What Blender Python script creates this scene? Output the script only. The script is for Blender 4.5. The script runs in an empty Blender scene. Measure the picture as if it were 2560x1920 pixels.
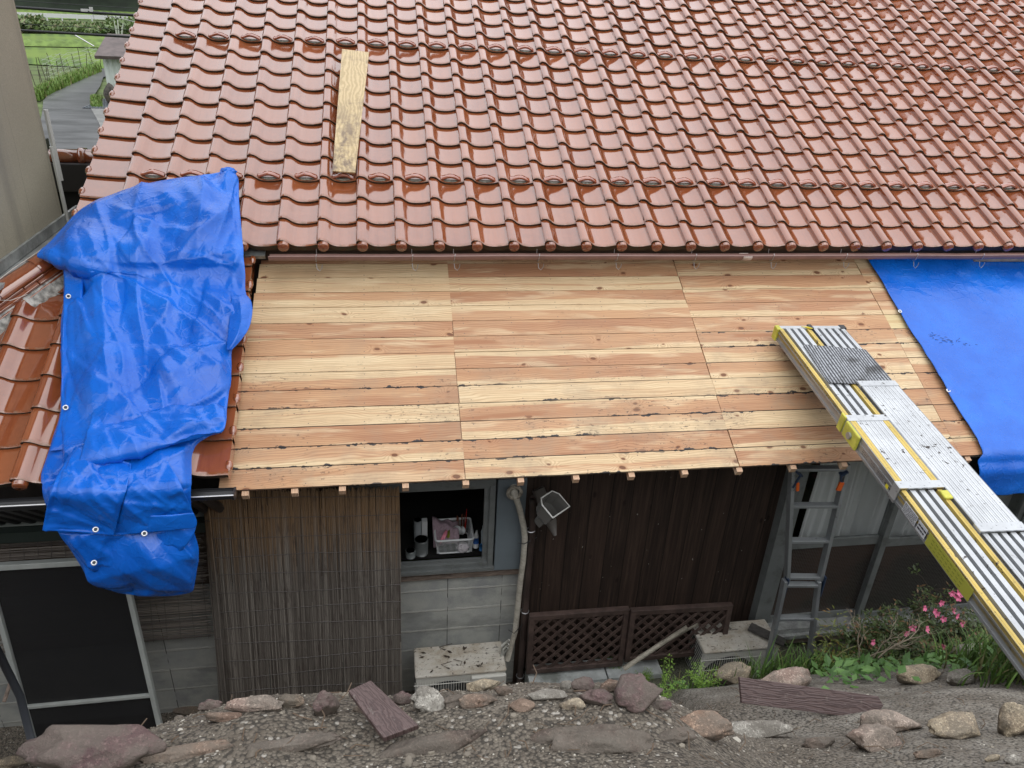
import bpy, math, random
import numpy as np
from mathutils import Vector, Matrix, noise as mnoise
random.seed(7); rng = np.random.default_rng(7)
PI = math.pi
scene = bpy.context.scene
col = scene.collection
# ------------------------------------------------------------------ camera
F = 1902.67
ROT = np.array([[0.9872291429446454, -0.15198615176391236, 0.047737081946618964],
                [0.027599849735874586, 0.4583014898332714, 0.8883681628194253],
                [0.1568976341929296, 0.8757054037109745, -0.4566433819689723]])
cam = bpy.data.cameras.new('camera'); cam.sensor_width = 36; cam.sensor_fit = 'HORIZONTAL'
cam.lens = F / 2560 * 36; cam.clip_start = 0.05; cam.clip_end = 3000
co = bpy.data.objects.new('camera', cam); col.objects.link(co); scene.camera = co
r_, u_, f_ = ROT
co.matrix_world = Matrix(((r_[0], u_[0], -f_[0], 0), (r_[1], u_[1], -f_[1], 0), (r_[2], u_[2], -f_[2], 0), (0, 0, 0, 1)))
# ------------------------------------------------------------------ world, sun, exposure
SUN_EL, SUN_AZ = 60, 150      # degrees; azimuth clockwise from +Y
world = bpy.data.worlds.new('World'); scene.world = world; world.use_nodes = True
wn = world.node_tree; wn.nodes.clear()
sky = wn.nodes.new('ShaderNodeTexSky'); sky.sky_type = 'NISHITA'; sky.sun_disc = False
sky.sun_elevation = math.radians(SUN_EL); sky.sun_rotation = math.radians(SUN_AZ)
hs = wn.nodes.new('ShaderNodeHueSaturation'); hs.inputs['Saturation'].default_value = 0.12; hs.inputs['Value'].default_value = 1.0
wn.links.new(sky.outputs[0], hs.inputs['Color'])
tc = wn.nodes.new('ShaderNodeTexCoord'); sx = wn.nodes.new('ShaderNodeSeparateXYZ')
wn.links.new(tc.outputs['Generated'], sx.inputs[0])
ramp = wn.nodes.new('ShaderNodeMapRange')   # an overcast sky: brightest overhead
ramp.inputs['From Min'].default_value = 0.0; ramp.inputs['From Max'].default_value = 1.0
ramp.inputs['To Min'].default_value = 8.0; ramp.inputs['To Max'].default_value = 23.0
wn.links.new(sx.outputs['Z'], ramp.inputs['Value'])
cn = wn.nodes.new('ShaderNodeTexNoise'); cn.inputs['Scale'].default_value = 1.6; cn.inputs['Detail'].default_value = 4
wn.links.new(tc.outputs['Generated'], cn.inputs['Vector'])
cm = wn.nodes.new('ShaderNodeMapRange'); cm.inputs['From Min'].default_value = .3; cm.inputs['From Max'].default_value = .7
cm.inputs['To Min'].default_value = .82; cm.inputs['To Max'].default_value = 1.12
wn.links.new(cn.outputs['Fac'], cm.inputs['Value'])
mul = wn.nodes.new('ShaderNodeMath'); mul.operation = 'MULTIPLY'
wn.links.new(ramp.outputs[0], mul.inputs[0]); wn.links.new(cm.outputs[0], mul.inputs[1])
comb = wn.nodes.new('ShaderNodeMix'); comb.data_type = 'RGBA'; comb.inputs['Factor'].default_value = 0.75
gray = wn.nodes.new('ShaderNodeCombineColor')
for i, k in enumerate((0.97, 0.99, 1.03)):
    m = wn.nodes.new('ShaderNodeMath'); m.operation = 'MULTIPLY'; m.inputs[1].default_value = k
    wn.links.new(mul.outputs[0], m.inputs[0]); wn.links.new(m.outputs[0], gray.inputs[i])
wn.links.new(hs.outputs[0], comb.inputs['A']); wn.links.new(gray.outputs[0], comb.inputs['B'])
bg = wn.nodes.new('ShaderNodeBackground'); bg.inputs['Strength'].default_value = 0.12
wo = wn.nodes.new('ShaderNodeOutputWorld')
wn.links.new(comb.outputs['Result'], bg.inputs['Color']); wn.links.new(bg.outputs[0], wo.inputs[0])
sl = bpy.data.lights.new('sun', 'SUN'); sl.energy = 0.5; sl.angle = math.radians(45); sl.color = (1, .97, .92)
so = bpy.data.objects.new('sun', sl); col.objects.link(so)
az, el = math.radians(SUN_AZ), math.radians(SUN_EL)
sd = Vector((math.sin(az) * math.cos(el), math.cos(az) * math.cos(el), math.sin(el)))
so.rotation_euler = sd.to_track_quat('Z', 'Y').to_euler()
scene.view_settings.view_transform = 'Standard'; scene.view_settings.look = 'None'
scene.view_settings.exposure = 0.0; scene.view_settings.gamma = 1.0

# ------------------------------------------------------------------ geometry helpers
def ray(x, y):
    return np.array([(x - 1280) / F, -(y - 960) / F, 1.]) @ ROT
def onX(x, y, X): d = ray(x, y); return d * X / d[0]
def onY(x, y, Y): d = ray(x, y); return d * Y / d[1]
def onZ(x, y, Z): d = ray(x, y); return d * Z / d[2]
def pl(x, y, P0, n): d = ray(x, y); return d * ((P0 @ n) / (d @ n))
def dist(P): return float(ROT[2] @ np.asarray(P))
G = -4.95
WY = 4.30                                   # house wall plane
aU = 0.478; U0 = np.array([0, 5.1982, -1.5931]); dU = np.array([0, math.cos(aU), math.sin(aU)]); nU = np.array([0, -math.sin(aU), math.cos(aU)])
UX0, UW, UH = -0.2105, 0.265, 0.2233
aL = math.radians(26.85); dL = np.array([0, math.cos(aL), math.sin(aL)]); nL = np.array([0, -math.sin(aL), math.cos(aL)])
U0 = U0 - nU * .034
T0 = np.array([0, 3.712, -2.447]) - nL * .032; B0 = np.array([0, 3.739, -2.581])
XA = np.array([1., 0, 0])

class MB:
    def __init__(s): s.v = []; s.f = []; s.m = []
    def add(s, vs, fs, mi=0):
        b = len(s.v); s.v += [tuple(float(c) for c in p) for p in vs]
        s.f += [tuple(b + i for i in f) for f in fs]; s.m += [mi] * len(fs)
    def box(s, c, size, ax=None, mi=0):
        c = np.asarray(c, float); h = np.asarray(size, float) / 2
        A = np.eye(3) if ax is None else np.asarray(ax, float)
        vs = [c + A[0] * h[0] * i + A[1] * h[1] * j + A[2] * h[2] * k for i in (-1, 1) for j in (-1, 1) for k in (-1, 1)]
        s.add(vs, [(0, 1, 3, 2), (4, 6, 7, 5), (0, 4, 5, 1), (2, 3, 7, 6), (0, 2, 6, 4), (1, 5, 7, 3)], mi); return s
    def boxab(s, a, b, mi=0):
        a = np.array(a, float); b = np.array(b, float); return s.box((a + b) / 2, np.abs(b - a), None, mi)
    def bar(s, a, b, w, t, up=(0, 0, 1), mi=0):
        a = np.array(a, float); b = np.array(b, float); d = b - a; L = np.linalg.norm(d); d = d / L
        sd_ = np.cross(d, up); sd_ /= np.linalg.norm(sd_); u = np.cross(sd_, d)
        return s.box((a + b) / 2, (L, w, t), (d, sd_, u), mi)
    def grid(s, P, mi=0, closed=False):      # P: (n,m,3)
        n, m = P.shape[:2]; b = len(s.v)
        s.v += [tuple(map(float, p)) for p in P.reshape(-1, 3)]
        mm = m if closed else m - 1
        for i in range(n - 1):
            for j in range(mm):
                k = (j + 1) % m
                s.f.append((b + i * m + j, b + i * m + k, b + (i + 1) * m + k, b + (i + 1) * m + j)); s.m.append(mi)
        return s
    def tube(s, pts, r, seg=10, cap=True, mi=0):
        pts = [np.array(p, float) for p in pts]; n = len(pts)
        rs = r if isinstance(r, (list, tuple, np.ndarray)) else [r] * n
        ref = np.array([0.13, 0.21, 0.97]); rings = []
        for i, p in enumerate(pts):
            t = pts[min(i + 1, n - 1)] - pts[max(i - 1, 0)]; t = t / (np.linalg.norm(t) + 1e-12)
            a = np.cross(t, ref)
            if np.linalg.norm(a) < .05: a = np.cross(t, [1, 0, 0])
            a /= np.linalg.norm(a); b_ = np.cross(t, a)
            rings.append([p + rs[i] * (math.cos(2 * PI * k / seg) * a + math.sin(2 * PI * k / seg) * b_) for k in range(seg)])
        b = len(s.v); s.grid(np.array(rings), mi, True)
        if cap:
            s.f.append(tuple(b + k for k in range(seg))); s.m.append(mi)
            s.f.append(tuple(b + (n - 1) * seg + k for k in reversed(range(seg)))); s.m.append(mi)
        return s
    def prism(s, poly, n, t, mi=0):           # polygon of 3D points, extruded by -n*t
        poly = [np.array(p, float) for p in poly]; k = len(poly); n = np.array(n, float)
        vs = poly + [p - n * t for p in poly]
        s.add(vs, [tuple(range(k)), tuple(reversed(range(k, 2 * k)))] + [(i, k + i, k + (i + 1) % k, (i + 1) % k) for i in range(k)], mi); return s
    def build(s, name, mat, parent=None, smooth=False, origin=None):
        me = bpy.data.meshes.new(name)
        o_ = np.zeros(3) if origin is None else np.asarray(origin, float)
        me.from_pydata([tuple(np.array(v) - o_) for v in s.v], [], s.f); me.update()
        mats = mat if isinstance(mat, (list, tuple)) else [mat]
        for m in mats: me.materials.append(m)
        if len(mats) > 1: me.polygons.foreach_set('material_index', s.m)
        if smooth: me.polygons.foreach_set('use_smooth', [True] * len(s.f))
        o = bpy.data.objects.new(name, me); col.objects.link(o)
        if origin is not None: o.location = o_
        if parent is not None:
            o.parent = parent; o.matrix_parent_inverse = Matrix.Translation(parent.location).inverted()
        return o
def tag(o, label=None, cat=None, group=None, kind=None):
    if label: o['label'] = label
    if cat: o['category'] = cat
    if group: o['group'] = group
    if kind: o['kind'] = kind
    return o
def empty(name, loc, label, cat, group=None):
    o = bpy.data.objects.new(name, None); col.objects.link(o); o.location = tuple(float(c) for c in loc)
    o.empty_display_size = .1
    return tag(o, label, cat, group)
def bevel(o, w=.003, seg=2):
    m = o.modifiers.new('bevel', 'BEVEL'); m.width = w; m.segments = seg; m.limit_method = 'ANGLE'; m.angle_limit = math.radians(40); return o
def solid(o, t, off=0):
    m = o.modifiers.new('thickness', 'SOLIDIFY'); m.thickness = t; m.offset = off; return o

# ------------------------------------------------------------------ material helpers
class NT:
    def __init__(s, name):
        s.m = bpy.data.materials.new(name); s.m.use_nodes = True; s.t = s.m.node_tree; s.t.nodes.clear()
        s.out = s.n('ShaderNodeOutputMaterial'); s.b = s.n('ShaderNodeBsdfPrincipled'); s.l(s.b.outputs[0], s.out.inputs[0])
    def n(s, ty, **kw):
        nd = s.t.nodes.new(ty)
        for k, v in kw.items(): setattr(nd, k, v)
        return nd
    def l(s, a, b): s.t.links.new(a, b)
    def put(s, sock, v):
        if v is None: return
        if hasattr(v, 'is_output') or isinstance(v, bpy.types.NodeSocket): s.l(v, sock)
        else:
            if sock.type == 'RGBA' and not hasattr(v, '__len__'): v = (v, v, v, 1)
            if sock.type == 'RGBA' and len(v) == 3: v = (*v, 1)
            sock.default_value = v
    def math(s, op, a, b=None, c=None, clamp=False):
        nd = s.n('ShaderNodeMath', operation=op, use_clamp=clamp); s.put(nd.inputs[0], a); s.put(nd.inputs[1], b); s.put(nd.inputs[2], c); return nd.outputs[0]
    def mix(s, fac, a, b, mode='MIX'):
        nd = s.n('ShaderNodeMix', data_type='RGBA', blend_type=mode); s.put(nd.inputs['Factor'], fac); s.put(nd.inputs['A'], a); s.put(nd.inputs['B'], b); return nd.outputs['Result']
    def ramp(s, v, a, b, lo=0., hi=1., smooth=True):
        nd = s.n('ShaderNodeMapRange', interpolation_type='SMOOTHSTEP' if smooth else 'LINEAR'); s.put(nd.inputs['Value'], v)
        nd.inputs['From Min'].default_value = a; nd.inputs['From Max'].default_value = b; nd.inputs['To Min'].default_value = lo; nd.inputs['To Max'].default_value = hi; return nd.outputs[0]
    def obj(s): return s.n('ShaderNodeTexCoord').outputs['Object']
    def geo(s): return s.n('ShaderNodeNewGeometry').outputs['Position']
    def uv(s, name): nd = s.n('ShaderNodeUVMap'); nd.uv_map = name; return nd.outputs[0]
    def attr(s, name): nd = s.n('ShaderNodeAttribute'); nd.attribute_name = name; return nd
    def sep(s, v): nd = s.n('ShaderNodeSeparateXYZ'); s.put(nd.inputs[0], v); return nd.outputs
    def comb(s, x, y, z): nd = s.n('ShaderNodeCombineXYZ'); s.put(nd.inputs[0], x); s.put(nd.inputs[1], y); s.put(nd.inputs[2], z); return nd.outputs[0]
    def scl(s, v, k):
        nd = s.n('ShaderNodeVectorMath', operation='MULTIPLY'); s.put(nd.inputs[0], v); nd.inputs[1].default_value = k if hasattr(k, '__len__') else (k, k, k); return nd.outputs[0]
    def vadd(s, a, b): nd = s.n('ShaderNodeVectorMath', operation='ADD'); s.put(nd.inputs[0], a); s.put(nd.inputs[1], b); return nd.outputs[0]
    def noise(s, v, sc, det=4, rough=.55, dist=0, out=0):
        nd = s.n('ShaderNodeTexNoise'); s.put(nd.inputs['Vector'], v); nd.inputs['Scale'].default_value = sc; nd.inputs['Detail'].default_value = det
        nd.inputs['Roughness'].default_value = rough; nd.inputs['Distortion'].default_value = dist; return nd.outputs[out]
    def vor(s, v, sc, feat='F1', rand=1.):
        nd = s.n('ShaderNodeTexVoronoi', feature=feat); s.put(nd.inputs['Vector'], v); nd.inputs['Scale'].default_value = sc; nd.inputs['Randomness'].default_value = rand; return nd
    def bump(s, h, strength=.3, dist=.01, nrm=None):
        nd = s.n('ShaderNodeBump'); nd.inputs['Strength'].default_value = strength; nd.inputs['Distance'].default_value = dist; s.put(nd.inputs['Height'], h)
        if nrm is not None: s.put(nd.inputs['Normal'], nrm)
        return nd.outputs[0]
    def set(s, **kw):
        nm = dict(col='Base Color', rough='Roughness', metal='Metallic', nrm='Normal', spec='Specular IOR Level', coat='Coat Weight', coatr='Coat Roughness', coati='Coat IOR', ior='IOR', alpha='Alpha', trans='Transmission Weight', sheen='Sheen Weight')
        for k, v in kw.items(): s.put(s.b.inputs[nm[k]], v)
        return s.m
def srgb(r, g, b):
    f = lambda c: (c / 255 / 12.92) if c <= 10 else ((c / 255 + .055) / 1.055) ** 2.4
    return (f(r), f(g), f(b))
def simple(name, c, rough=.6, metal=0., nscale=None, namt=.25, bump=0, spec=.5, stretch=(1, 1, 1), dirt=None, dscale=3):
    t = NT(name); base = c
    P = t.geo()
    if nscale:
        nz = t.noise(t.scl(P, stretch), nscale, 5, .6)
        base = t.mix(t.ramp(nz, .3, .7, 0, 1), tuple(x * (1 - namt) for x in c), tuple(min(1, x * (1 + namt)) for x in c))
        if bump: t.set(nrm=t.bump(nz, bump, .01))
    if dirt:
        base = t.mix(t.ramp(t.noise(P, dscale, 6, .7), .5, .72, 0, .8), base, dirt)
    return t.set(col=base, rough=rough, metal=metal, spec=spec)

# ---- glazed roof tile
def mat_tile():
    t = NT('glazed_tile'); P = t.geo(); a = t.attr('tv')
    ob = t.sep(a.outputs['Vector'])     # r: random per tile, g: distance up the tile
    c = t.mix(ob[0], (.22, .058, .021), (.30, .09, .033))
    c = t.mix(t.ramp(t.noise(P, 14, 5, .65), .35, .75, 0, .45), c, (.33, .10, .038))
    # streaks running down the slope
    c = t.mix(t.ramp(t.noise(t.scl(P, (22, 2.2, 2.2)), 1.5, 4, .6), .52, .75, 0, .35), c, (.16, .035, .012))
    # lichen and dirt gathered on the lower lip
    lip = t.math('MULTIPLY', t.ramp(ob[1], .0, .028, 1, 0), t.ramp(t.noise(P, 32, 4, .7), .38, .66, .15, 1))
    c = t.mix(t.math('MULTIPLY', lip, .6), c, (.16, .13, .085))
    sp = t.ramp(t.noise(P, 60, 2, .5), .74, .78, 0, .5); c = t.mix(sp, c, (.09, .035, .02))
    n = t.bump(t.noise(P, 9, 3, .5), .06, .02)
    n = t.bump(t.noise(P, 140, 3, .6), .035, .002, n)
    r = t.ramp(t.noise(P, 11, 4, .6), .3, .75, .09, .20)
    r = t.math('ADD', r, t.math('MULTIPLY', lip, .4))
    cw = t.math('SUBTRACT', 1., t.math('MULTIPLY', lip, .9), None, True)
    return t.set(col=c, rough=r, nrm=n, ior=1.5, spec=.75, coat=cw, coatr=.03, coati=1.72)
M_TILE = mat_tile()
def mat_lip():
    t = NT('mossy_tile_edge'); P = t.geo()
    c = t.mix(t.ramp(t.noise(P, 45, 5, .7), .35, .65), (.06, .020, .010), (.035, .042, .022))
    c = t.mix(t.ramp(t.noise(P, 90, 3, .7), .6, .75, 0, .6), c, (.14, .13, .09))
    return t.set(col=c, rough=.7, nrm=t.bump(t.noise(P, 90, 4, .7), .6, .004))
M_LIP = mat_lip()

def tile_profile(u):
    xs = [0, .03, .07, .13, .19, .25, .31, .38, .46, .56, .70, .84, 1.0, 1.08]
    zs = [.042, .052, .0575, .058, .054, .043, .028, .014, .005, .001, 0, .004, .015, .018]
    # smooth monotone-ish interpolation
    xs = np.array(xs); zs = np.array(zs); m = np.gradient(zs, xs)
    i = np.clip(np.searchsorted(xs, u) - 1, 0, len(xs) - 2); h = xs[i + 1] - xs[i]; s = (u - xs[i]) / h
    return ((2 * s ** 3 - 3 * s ** 2 + 1) * zs[i] + (s ** 3 - 2 * s ** 2 + s) * h * m[i] + (-2 * s ** 3 + 3 * s ** 2) * zs[i + 1] + (s ** 3 - s ** 2) * h * m[i + 1])
def verge_profile(u, side):
    # flat verge tile: side=-1 left edge turned down, +1 right edge turned down
    if side < 0: return .030 - .030 * np.clip(u, 0, 1) ** .8 + .006 * np.clip((u - .75) / .25, 0, 1)
    return tile_profile(np.minimum(u, .9)) + .0 * u

def tiled_roof(name, P0, d, n, X0, W, H, c0, c1, r0, r1, parent, clip=None, left_verge=False, right_verge=False, eave=True, W_last=None):
    V = []; Fc = []; MI = []; TV = []
    us = np.concatenate([[0, .02, .05, .09], np.linspace(.14, 1.0, 15), [1.07]])
    vs = np.array([0, .006, .014, .03, .06, .12, .18, H, H + .03])
    rg = random.Random(5)
    def tri(vs_, fs_, mi, tv):
        b = len(V); V.extend(vs_); Fc.extend([tuple(b + i for i in f) for f in fs_]); MI.extend([mi] * len(fs_)); TV.extend(tv)
    for j in range(r0, r1):
        for i in range(c0, c1):
            if clip and not clip(X0 + W * (i + .5), H * (j + .5)): continue
            rnd = rg.random(); jz = rg.uniform(-.0012, .0012); jt = rg.uniform(-.004, .004); jr = rg.uniform(-.006, .006)
            lv = left_verge and i == c0; rv = right_verge and i == c1 - 1
            uu = us if not rv else np.linspace(0, 1, 20)
            if lv:
                z = verge_profile(uu, -1)
            else: z = tile_profile(uu)
            if rv: z = np.where(uu > .8, tile_profile(np.minimum(uu, .8)) + (uu - .8) * .02, z)
            nu = len(uu); nv = len(vs); G_ = np.zeros((nv, nu, 3)); tv = []
            for a, v in enumerate(vs):
                rise = .0205 * (1 - v / H) - .0035 * max(0, 1 - v / .016) ** 2
                s = v + H * j - (0 if not (j == 0 and eave) else 0)
                sk = .010 * np.where(uu < .12, 0, 0)
                hgt = z + rise + jz + jt * (uu - .5) + jr * (v - .1)
                G_[a] = P0 + np.outer(X0 + W * (i + uu), XA) + np.outer(np.full(nu, s) + sk, d) + np.outer(hgt, n)
                tv += [(rnd, v, 0)] * nu
            b = [(a * nu + k, a * nu + k + 1, (a + 1) * nu + k + 1, (a + 1) * nu + k) for a in range(nv - 1) for k in range(nu - 1)]
            tri(list(map(tuple, G_.reshape(-1, 3))), b, 0, tv)
            # lower edge
            th = .017 if not (j == 0 and eave) else .05
            top = G_[0]; bot = top - n * th + d * (.003 if th < .03 else .012)
            e = np.concatenate([top, bot]); tri(list(map(tuple, e)), [(k + 1, k, nu + k, nu + k + 1) for k in range(nu - 1)], 1, [(rnd, 0, 0)] * (2 * nu))
            und = bot + d * .07; e = np.concatenate([bot, und]); tri(list(map(tuple, e)), [(k + 1, k, nu + k, nu + k + 1) for k in range(nu - 1)], 1, [(rnd, 0, 0)] * (2 * nu))
            # left side of the roll
            dz = .044 if not lv else .10
            sd0 = G_[:, 0]; sd1 = sd0 - n * dz + (XA * .006 if not lv else XA * 0)
            e = np.concatenate([sd0, sd1]); tri(list(map(tuple, e)), [(k, k + 1, nv + k + 1, nv + k) for k in range(nv - 1)], 0, [(rnd, .1, 0)] * (2 * nv))
            if rv:
                sd0 = G_[:, -1]; sd1 = sd0 - n * .085
                e = np.concatenate([sd0, sd1]); tri(list(map(tuple, e)), [(k + 1, k, nv + k, nv + k + 1) for k in range(nv - 1)], 0, [(rnd, .1, 0)] * (2 * nv))
            if lv or rv:  # knob on the outer edge, just above the lower end
                p = G_[3, 0 if lv else -1] + n * (-.012); sgn = -1 if lv else 1
                for a in range(8):
                    pass
                mb = MB(); pts = [p + d * q for q in (.0, .01, .035, .06, .07)]; mb.tube(pts, [.004, .019, .023, .019, .004], 10)
                tri(mb.v, mb.f, 0, [(rnd, .1, 0)] * len(mb.v))
            if j == 0 and eave and not lv and not rv:  # round stop at the end of the roll
                c = P0 + XA * (X0 + W * (i + .165)) + d * (H * j - .006) + n * .026
                mb = MB(); mb.tube([c + d * .05, c - d * .010, c - d * .018, c - d * .021, c - d * .0225], [.038, .0385, .036, .030, .0004], 24); tri(mb.v, mb.f, 0, [(rnd, .1, 0)] * len(mb.v))
    me = bpy.data.meshes.new(name); me.from_pydata(V, [], Fc); me.materials.append(M_TILE); me.materials.append(M_LIP)
    me.polygons.foreach_set('material_index', MI); me.polygons.foreach_set('use_smooth', [True] * len(Fc))
    at = me.attributes.new('tv', 'FLOAT_VECTOR', 'POINT'); at.data.foreach_set('vector', np.array(TV, float).ravel()); me.update()
    o = bpy.data.objects.new(name, me); col.objects.link(o); o.parent = parent; o.matrix_parent_inverse = Matrix.Translation(parent.location).inverted()
    return o

house = empty('farmhouse', (1.0, WY, G), 'farmhouse with wet orange glazed tile roof above a lean-to roof of bare boards', 'house')
roof = tiled_roof('tile_roof', U0, dU, nU, UX0, UW, UH, -7, 44, 0, 26, house, left_verge=True)
for s in ('left',): roof['label'] = 'large upper roof of glazed orange tiles'
# snow guards: a glazed loop standing on the trough of one tile
def make_guard():
    b = MB(); N = 18; rows = []
    for q in range(N + 1):
        th = PI * q / N; x = .092 + .152 * q / N; h = .044 * math.sin(th)
        rows.append((x, h))
    prof = []
    for (x, h) in rows:
        z0 = float(tile_profile(np.array([x / UW]))[0]) + .004
        k = .72 if h > 0 else 1
        prof.append([(x, .012, z0 + h), (x, .020, z0 + h + .004), (x, .052, z0 + h * .9 + .002), (x, .058, z0 + h * .8 - .004), (.168 + (x - .168) * .86, .056, z0 + h * .66 - .006), (.168 + (x - .168) * .86, .014, z0 + h * .80 - .006)])
    b.grid(np.array(prof), 0, True)
    return b
M_DUST = None
def guard_tile_mat():
    t = NT('snow_guard_glaze'); P = t.geo()
    c = t.mix(t.ramp(t.noise(P, 30, 4, .6), .3, .7), (.26, .05, .013), (.33, .08, .024))
    return t.set(col=c, rough=.14, coat=1., coatr=.04, coati=1.72, spec=.7)
M_GUARD = guard_tile_mat()
gb = make_guard(); g0 = None
M_SILT = simple('silt', (.20, .19, .15), .6, 0, 60, .5, .4)
silt = MB()
sp_ = []
for k in range(12):
    aa = 2 * PI * k / 12; x = .168 + .056 * math.cos(aa); y = .022 + .016 * math.sin(aa)
    sp_.append((x, y, float(tile_profile(np.array([x / UW]))[0]) + .0035))
for j, ilo, ihi in ((3, -6, 40), (11, -6, 40)):
    for i in range(ilo, ihi):
        org = U0 + XA * (UX0 + UW * i) + dU * (UH * j) + nU * .018
        if g0 is None:
            me = bpy.data.meshes.new('snow_guard')
            vs = [tuple(XA * a + dU * b_ + nU * c) for a, b_, c in gb.v]; nb_ = len(vs); vs += [tuple(XA * a + dU * b_ + nU * c) for a, b_, c in sp_]; me.from_pydata(vs, [], gb.f + [tuple(range(nb_, nb_ + 12))]); me.materials.append(M_GUARD); me.materials.append(M_SILT); me.polygons[len(gb.f)].material_index = 1
            me.polygons.foreach_set('use_smooth', [True] * len(gb.f)); me.update()
            g0 = bpy.data.objects.new('snow_guard', me); o = g0
        else: o = g0.copy()
        col.objects.link(o); o.parent = roof; o.matrix_parent_inverse = Matrix.Identity(4)
        o.matrix_parent_inverse = Matrix.Translation(house.location).inverted() @ Matrix.Identity(4)
        o.location = tuple(org)
for o in [o for o in bpy.data.objects if o.name.startswith('snow_guard')]:
    o.matrix_parent_inverse = Matrix.Identity(4)   # the roof itself sits at the world origin

# lower tiled roof on the left
LX0 = -2.013; LW = .2755; LH = .2305
HA = pl(0, 822, T0, nL); HB = pl(155, 710, T0, nL)        # foot line of the hip ridge
def clip_low(x, s):
    y = T0[1] + s * dL[1]; k = (y - HA[1]) / (HB[1] - HA[1]); xh = HA[0] + k * (HB[0] - HA[0])
    return x > xh - .22 and y < 5.35
low = tiled_roof('lower_tile_roof', T0, dL, nL, LX0, LW, LH, -3, 4, 0, 8, house, clip=clip_low, right_verge=True)
LOWR = LX0 + LW * 4

# ---- wood board deck
def mat_boards():
    t = NT('cedar_boards'); uv = t.uv('m'); ac = t.uv('across'); s = t.sep(uv); c2 = t.sep(ac)
    at = t.sep(t.attr('bd').outputs['Vector'])     # tone, seed, dirt
    tone, seed, dirt = at
    x, y, v = s[0], s[1], c2[0]
    so_ = t.math('MULTIPLY', seed, 37.)
    P = t.comb(x, y, so_)
    P2 = t.comb(t.math('ADD', t.math('MULTIPLY', x, 4.2), t.math('MULTIPLY', seed, 171.)), t.math('MULTIPLY', v, 1.0), 0.)
    warp = t.noise(t.scl(P, (1.3, 3, 1)), 1.0, 3, .5)                # slow waviness along the board
    # knots
    kv = t.n('ShaderNodeTexVoronoi', feature='F1', voronoi_dimensions='2D'); t.put(kv.inputs['Vector'], t.vadd(t.vadd(P2, t.comb(0., t.math('MULTIPLY', t.noise(t.scl(P, (3, 1, 1)), 1.3, 1), .6), 0.)), t.comb(0., t.math('MULTIPLY', seed, 53.), 0.))); kv.inputs['Scale'].default_value = 1.; kv.inputs['Randomness'].default_value = 1.; kd = kv.outputs['Distance']; kc = t.sep(kv.outputs['Color'])
    kon = t.ramp(kc[0], .74, .75)
    kn = t.math('MULTIPLY', t.ramp(kd, .0, .36, 1, 0), kon)           # field that bends the grain around a knot
    ksz = t.math('MULTIPLY_ADD', kc[1], .065, .035)
    core = t.math('MULTIPLY', t.math('LESS_THAN', kd, ksz), kon)
    soft = t.math('MULTIPLY', t.ramp(t.math('DIVIDE', kd, ksz), .9, 2.0, 1, 0), kon)
    g = t.math('ADD', t.math('MULTIPLY', t.math('ABSOLUTE', t.math('ADD', v, t.math('MULTIPLY_ADD', warp, 1.3, -1.15))), 9.0), t.math('MULTIPLY', kn, 3.2))
    g = t.math('ADD', g, t.math('MULTIPLY', t.noise(t.scl(P, (2.2, 9, 1)), 1.0, 3, .5), 2.2))
    ring = t.ramp(t.math('ABSOLUTE', t.math('SUBTRACT', t.math('FRACT', g), .5)), .02, .34, 1, 0)
    fine = t.noise(t.scl(P, (3., 260, 1)), 1.0, 3, .6)
    # heartwood in the middle, sapwood towards an edge
    off = t.math('MULTIPLY_ADD', t.math('FRACT', t.math('MULTIPLY', seed, 91.7)), .9, -.45)
    hv = t.math('ABSOLUTE', t.math('ADD', t.math('SUBTRACT', v, .5), t.math('ADD', off, t.math('MULTIPLY_ADD', t.noise(t.scl(P, (.9, 2.2, 1)), 1.0, 3, .5), 1.0, -.5))))
    wd = t.math('MULTIPLY', tone, .72)
    heart = t.ramp(t.math('SUBTRACT', hv, wd), -.035, .025, 1, 0)
    sap = t.mix(t.noise(t.scl(P, (.6, 6, 1)), 1, 2, .5), (.74, .59, .365), (.68, .51, .30))
    hrt = t.mix(t.ramp(tone, .3, 1.0), (.60, .375, .215), (.43, .215, .115))
    hrt = t.mix(t.ramp(t.noise(t.scl(P, (.8, 5, 1)), 1.3, 3, .6), .35, .7), hrt, (.58, .35, .19))
    c = t.mix(t.math('MULTIPLY', heart, .97), sap, hrt)
    stk = t.noise(t.scl(P, (.7, 55, 1)), 1., 5, .65); c = t.mix(t.ramp(stk, .35, .68, 0, .42), c, t.mix(.55, c, (.50, .24, .12), 'MULTIPLY'))
    c = t.mix(t.ramp(t.noise(t.scl(P, (.5, 9, 1)), 1.7, 4, .6), .50, .72, 0, .30), c, (.50, .27, .14))
    c = t.mix(t.ramp(t.noise(t.scl(P, (1.1, 7, 1)), 2.1, 3, .5), .52, .68, 0, .40), c, (.82, .68, .44))
    c = t.mix(t.math('MULTIPLY', ring, .5), c, t.mix(.6, c, (.33, .15, .06), 'MULTIPLY'))
    c = t.mix(t.ramp(fine, .38, .72, 0, .22), c, (.36, .19, .09))
    c = t.mix(t.math('MULTIPLY', soft, .6), c, (.30, .12, .045))
    c = t.mix(t.math('MULTIPLY', core, .85), c, (.13, .045, .02))
    # weathering: grey bloom and footprints of dirt
    gb_ = t.ramp(t.noise(P, 3.0, 6, .7), .42, .70)
    c = t.mix(t.math('MULTIPLY', gb_, t.math('MULTIPLY_ADD', dirt, .42, .16)), c, (.30, .225, .155))
    spk = t.ramp(t.noise(t.scl(P, (26, 60, 1)), 1., 5, .75), .56, .64)
    patch = t.ramp(t.noise(t.scl(P, (1.7, 3.4, 1)), 1.2, 3, .6), .50, .62)
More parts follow.
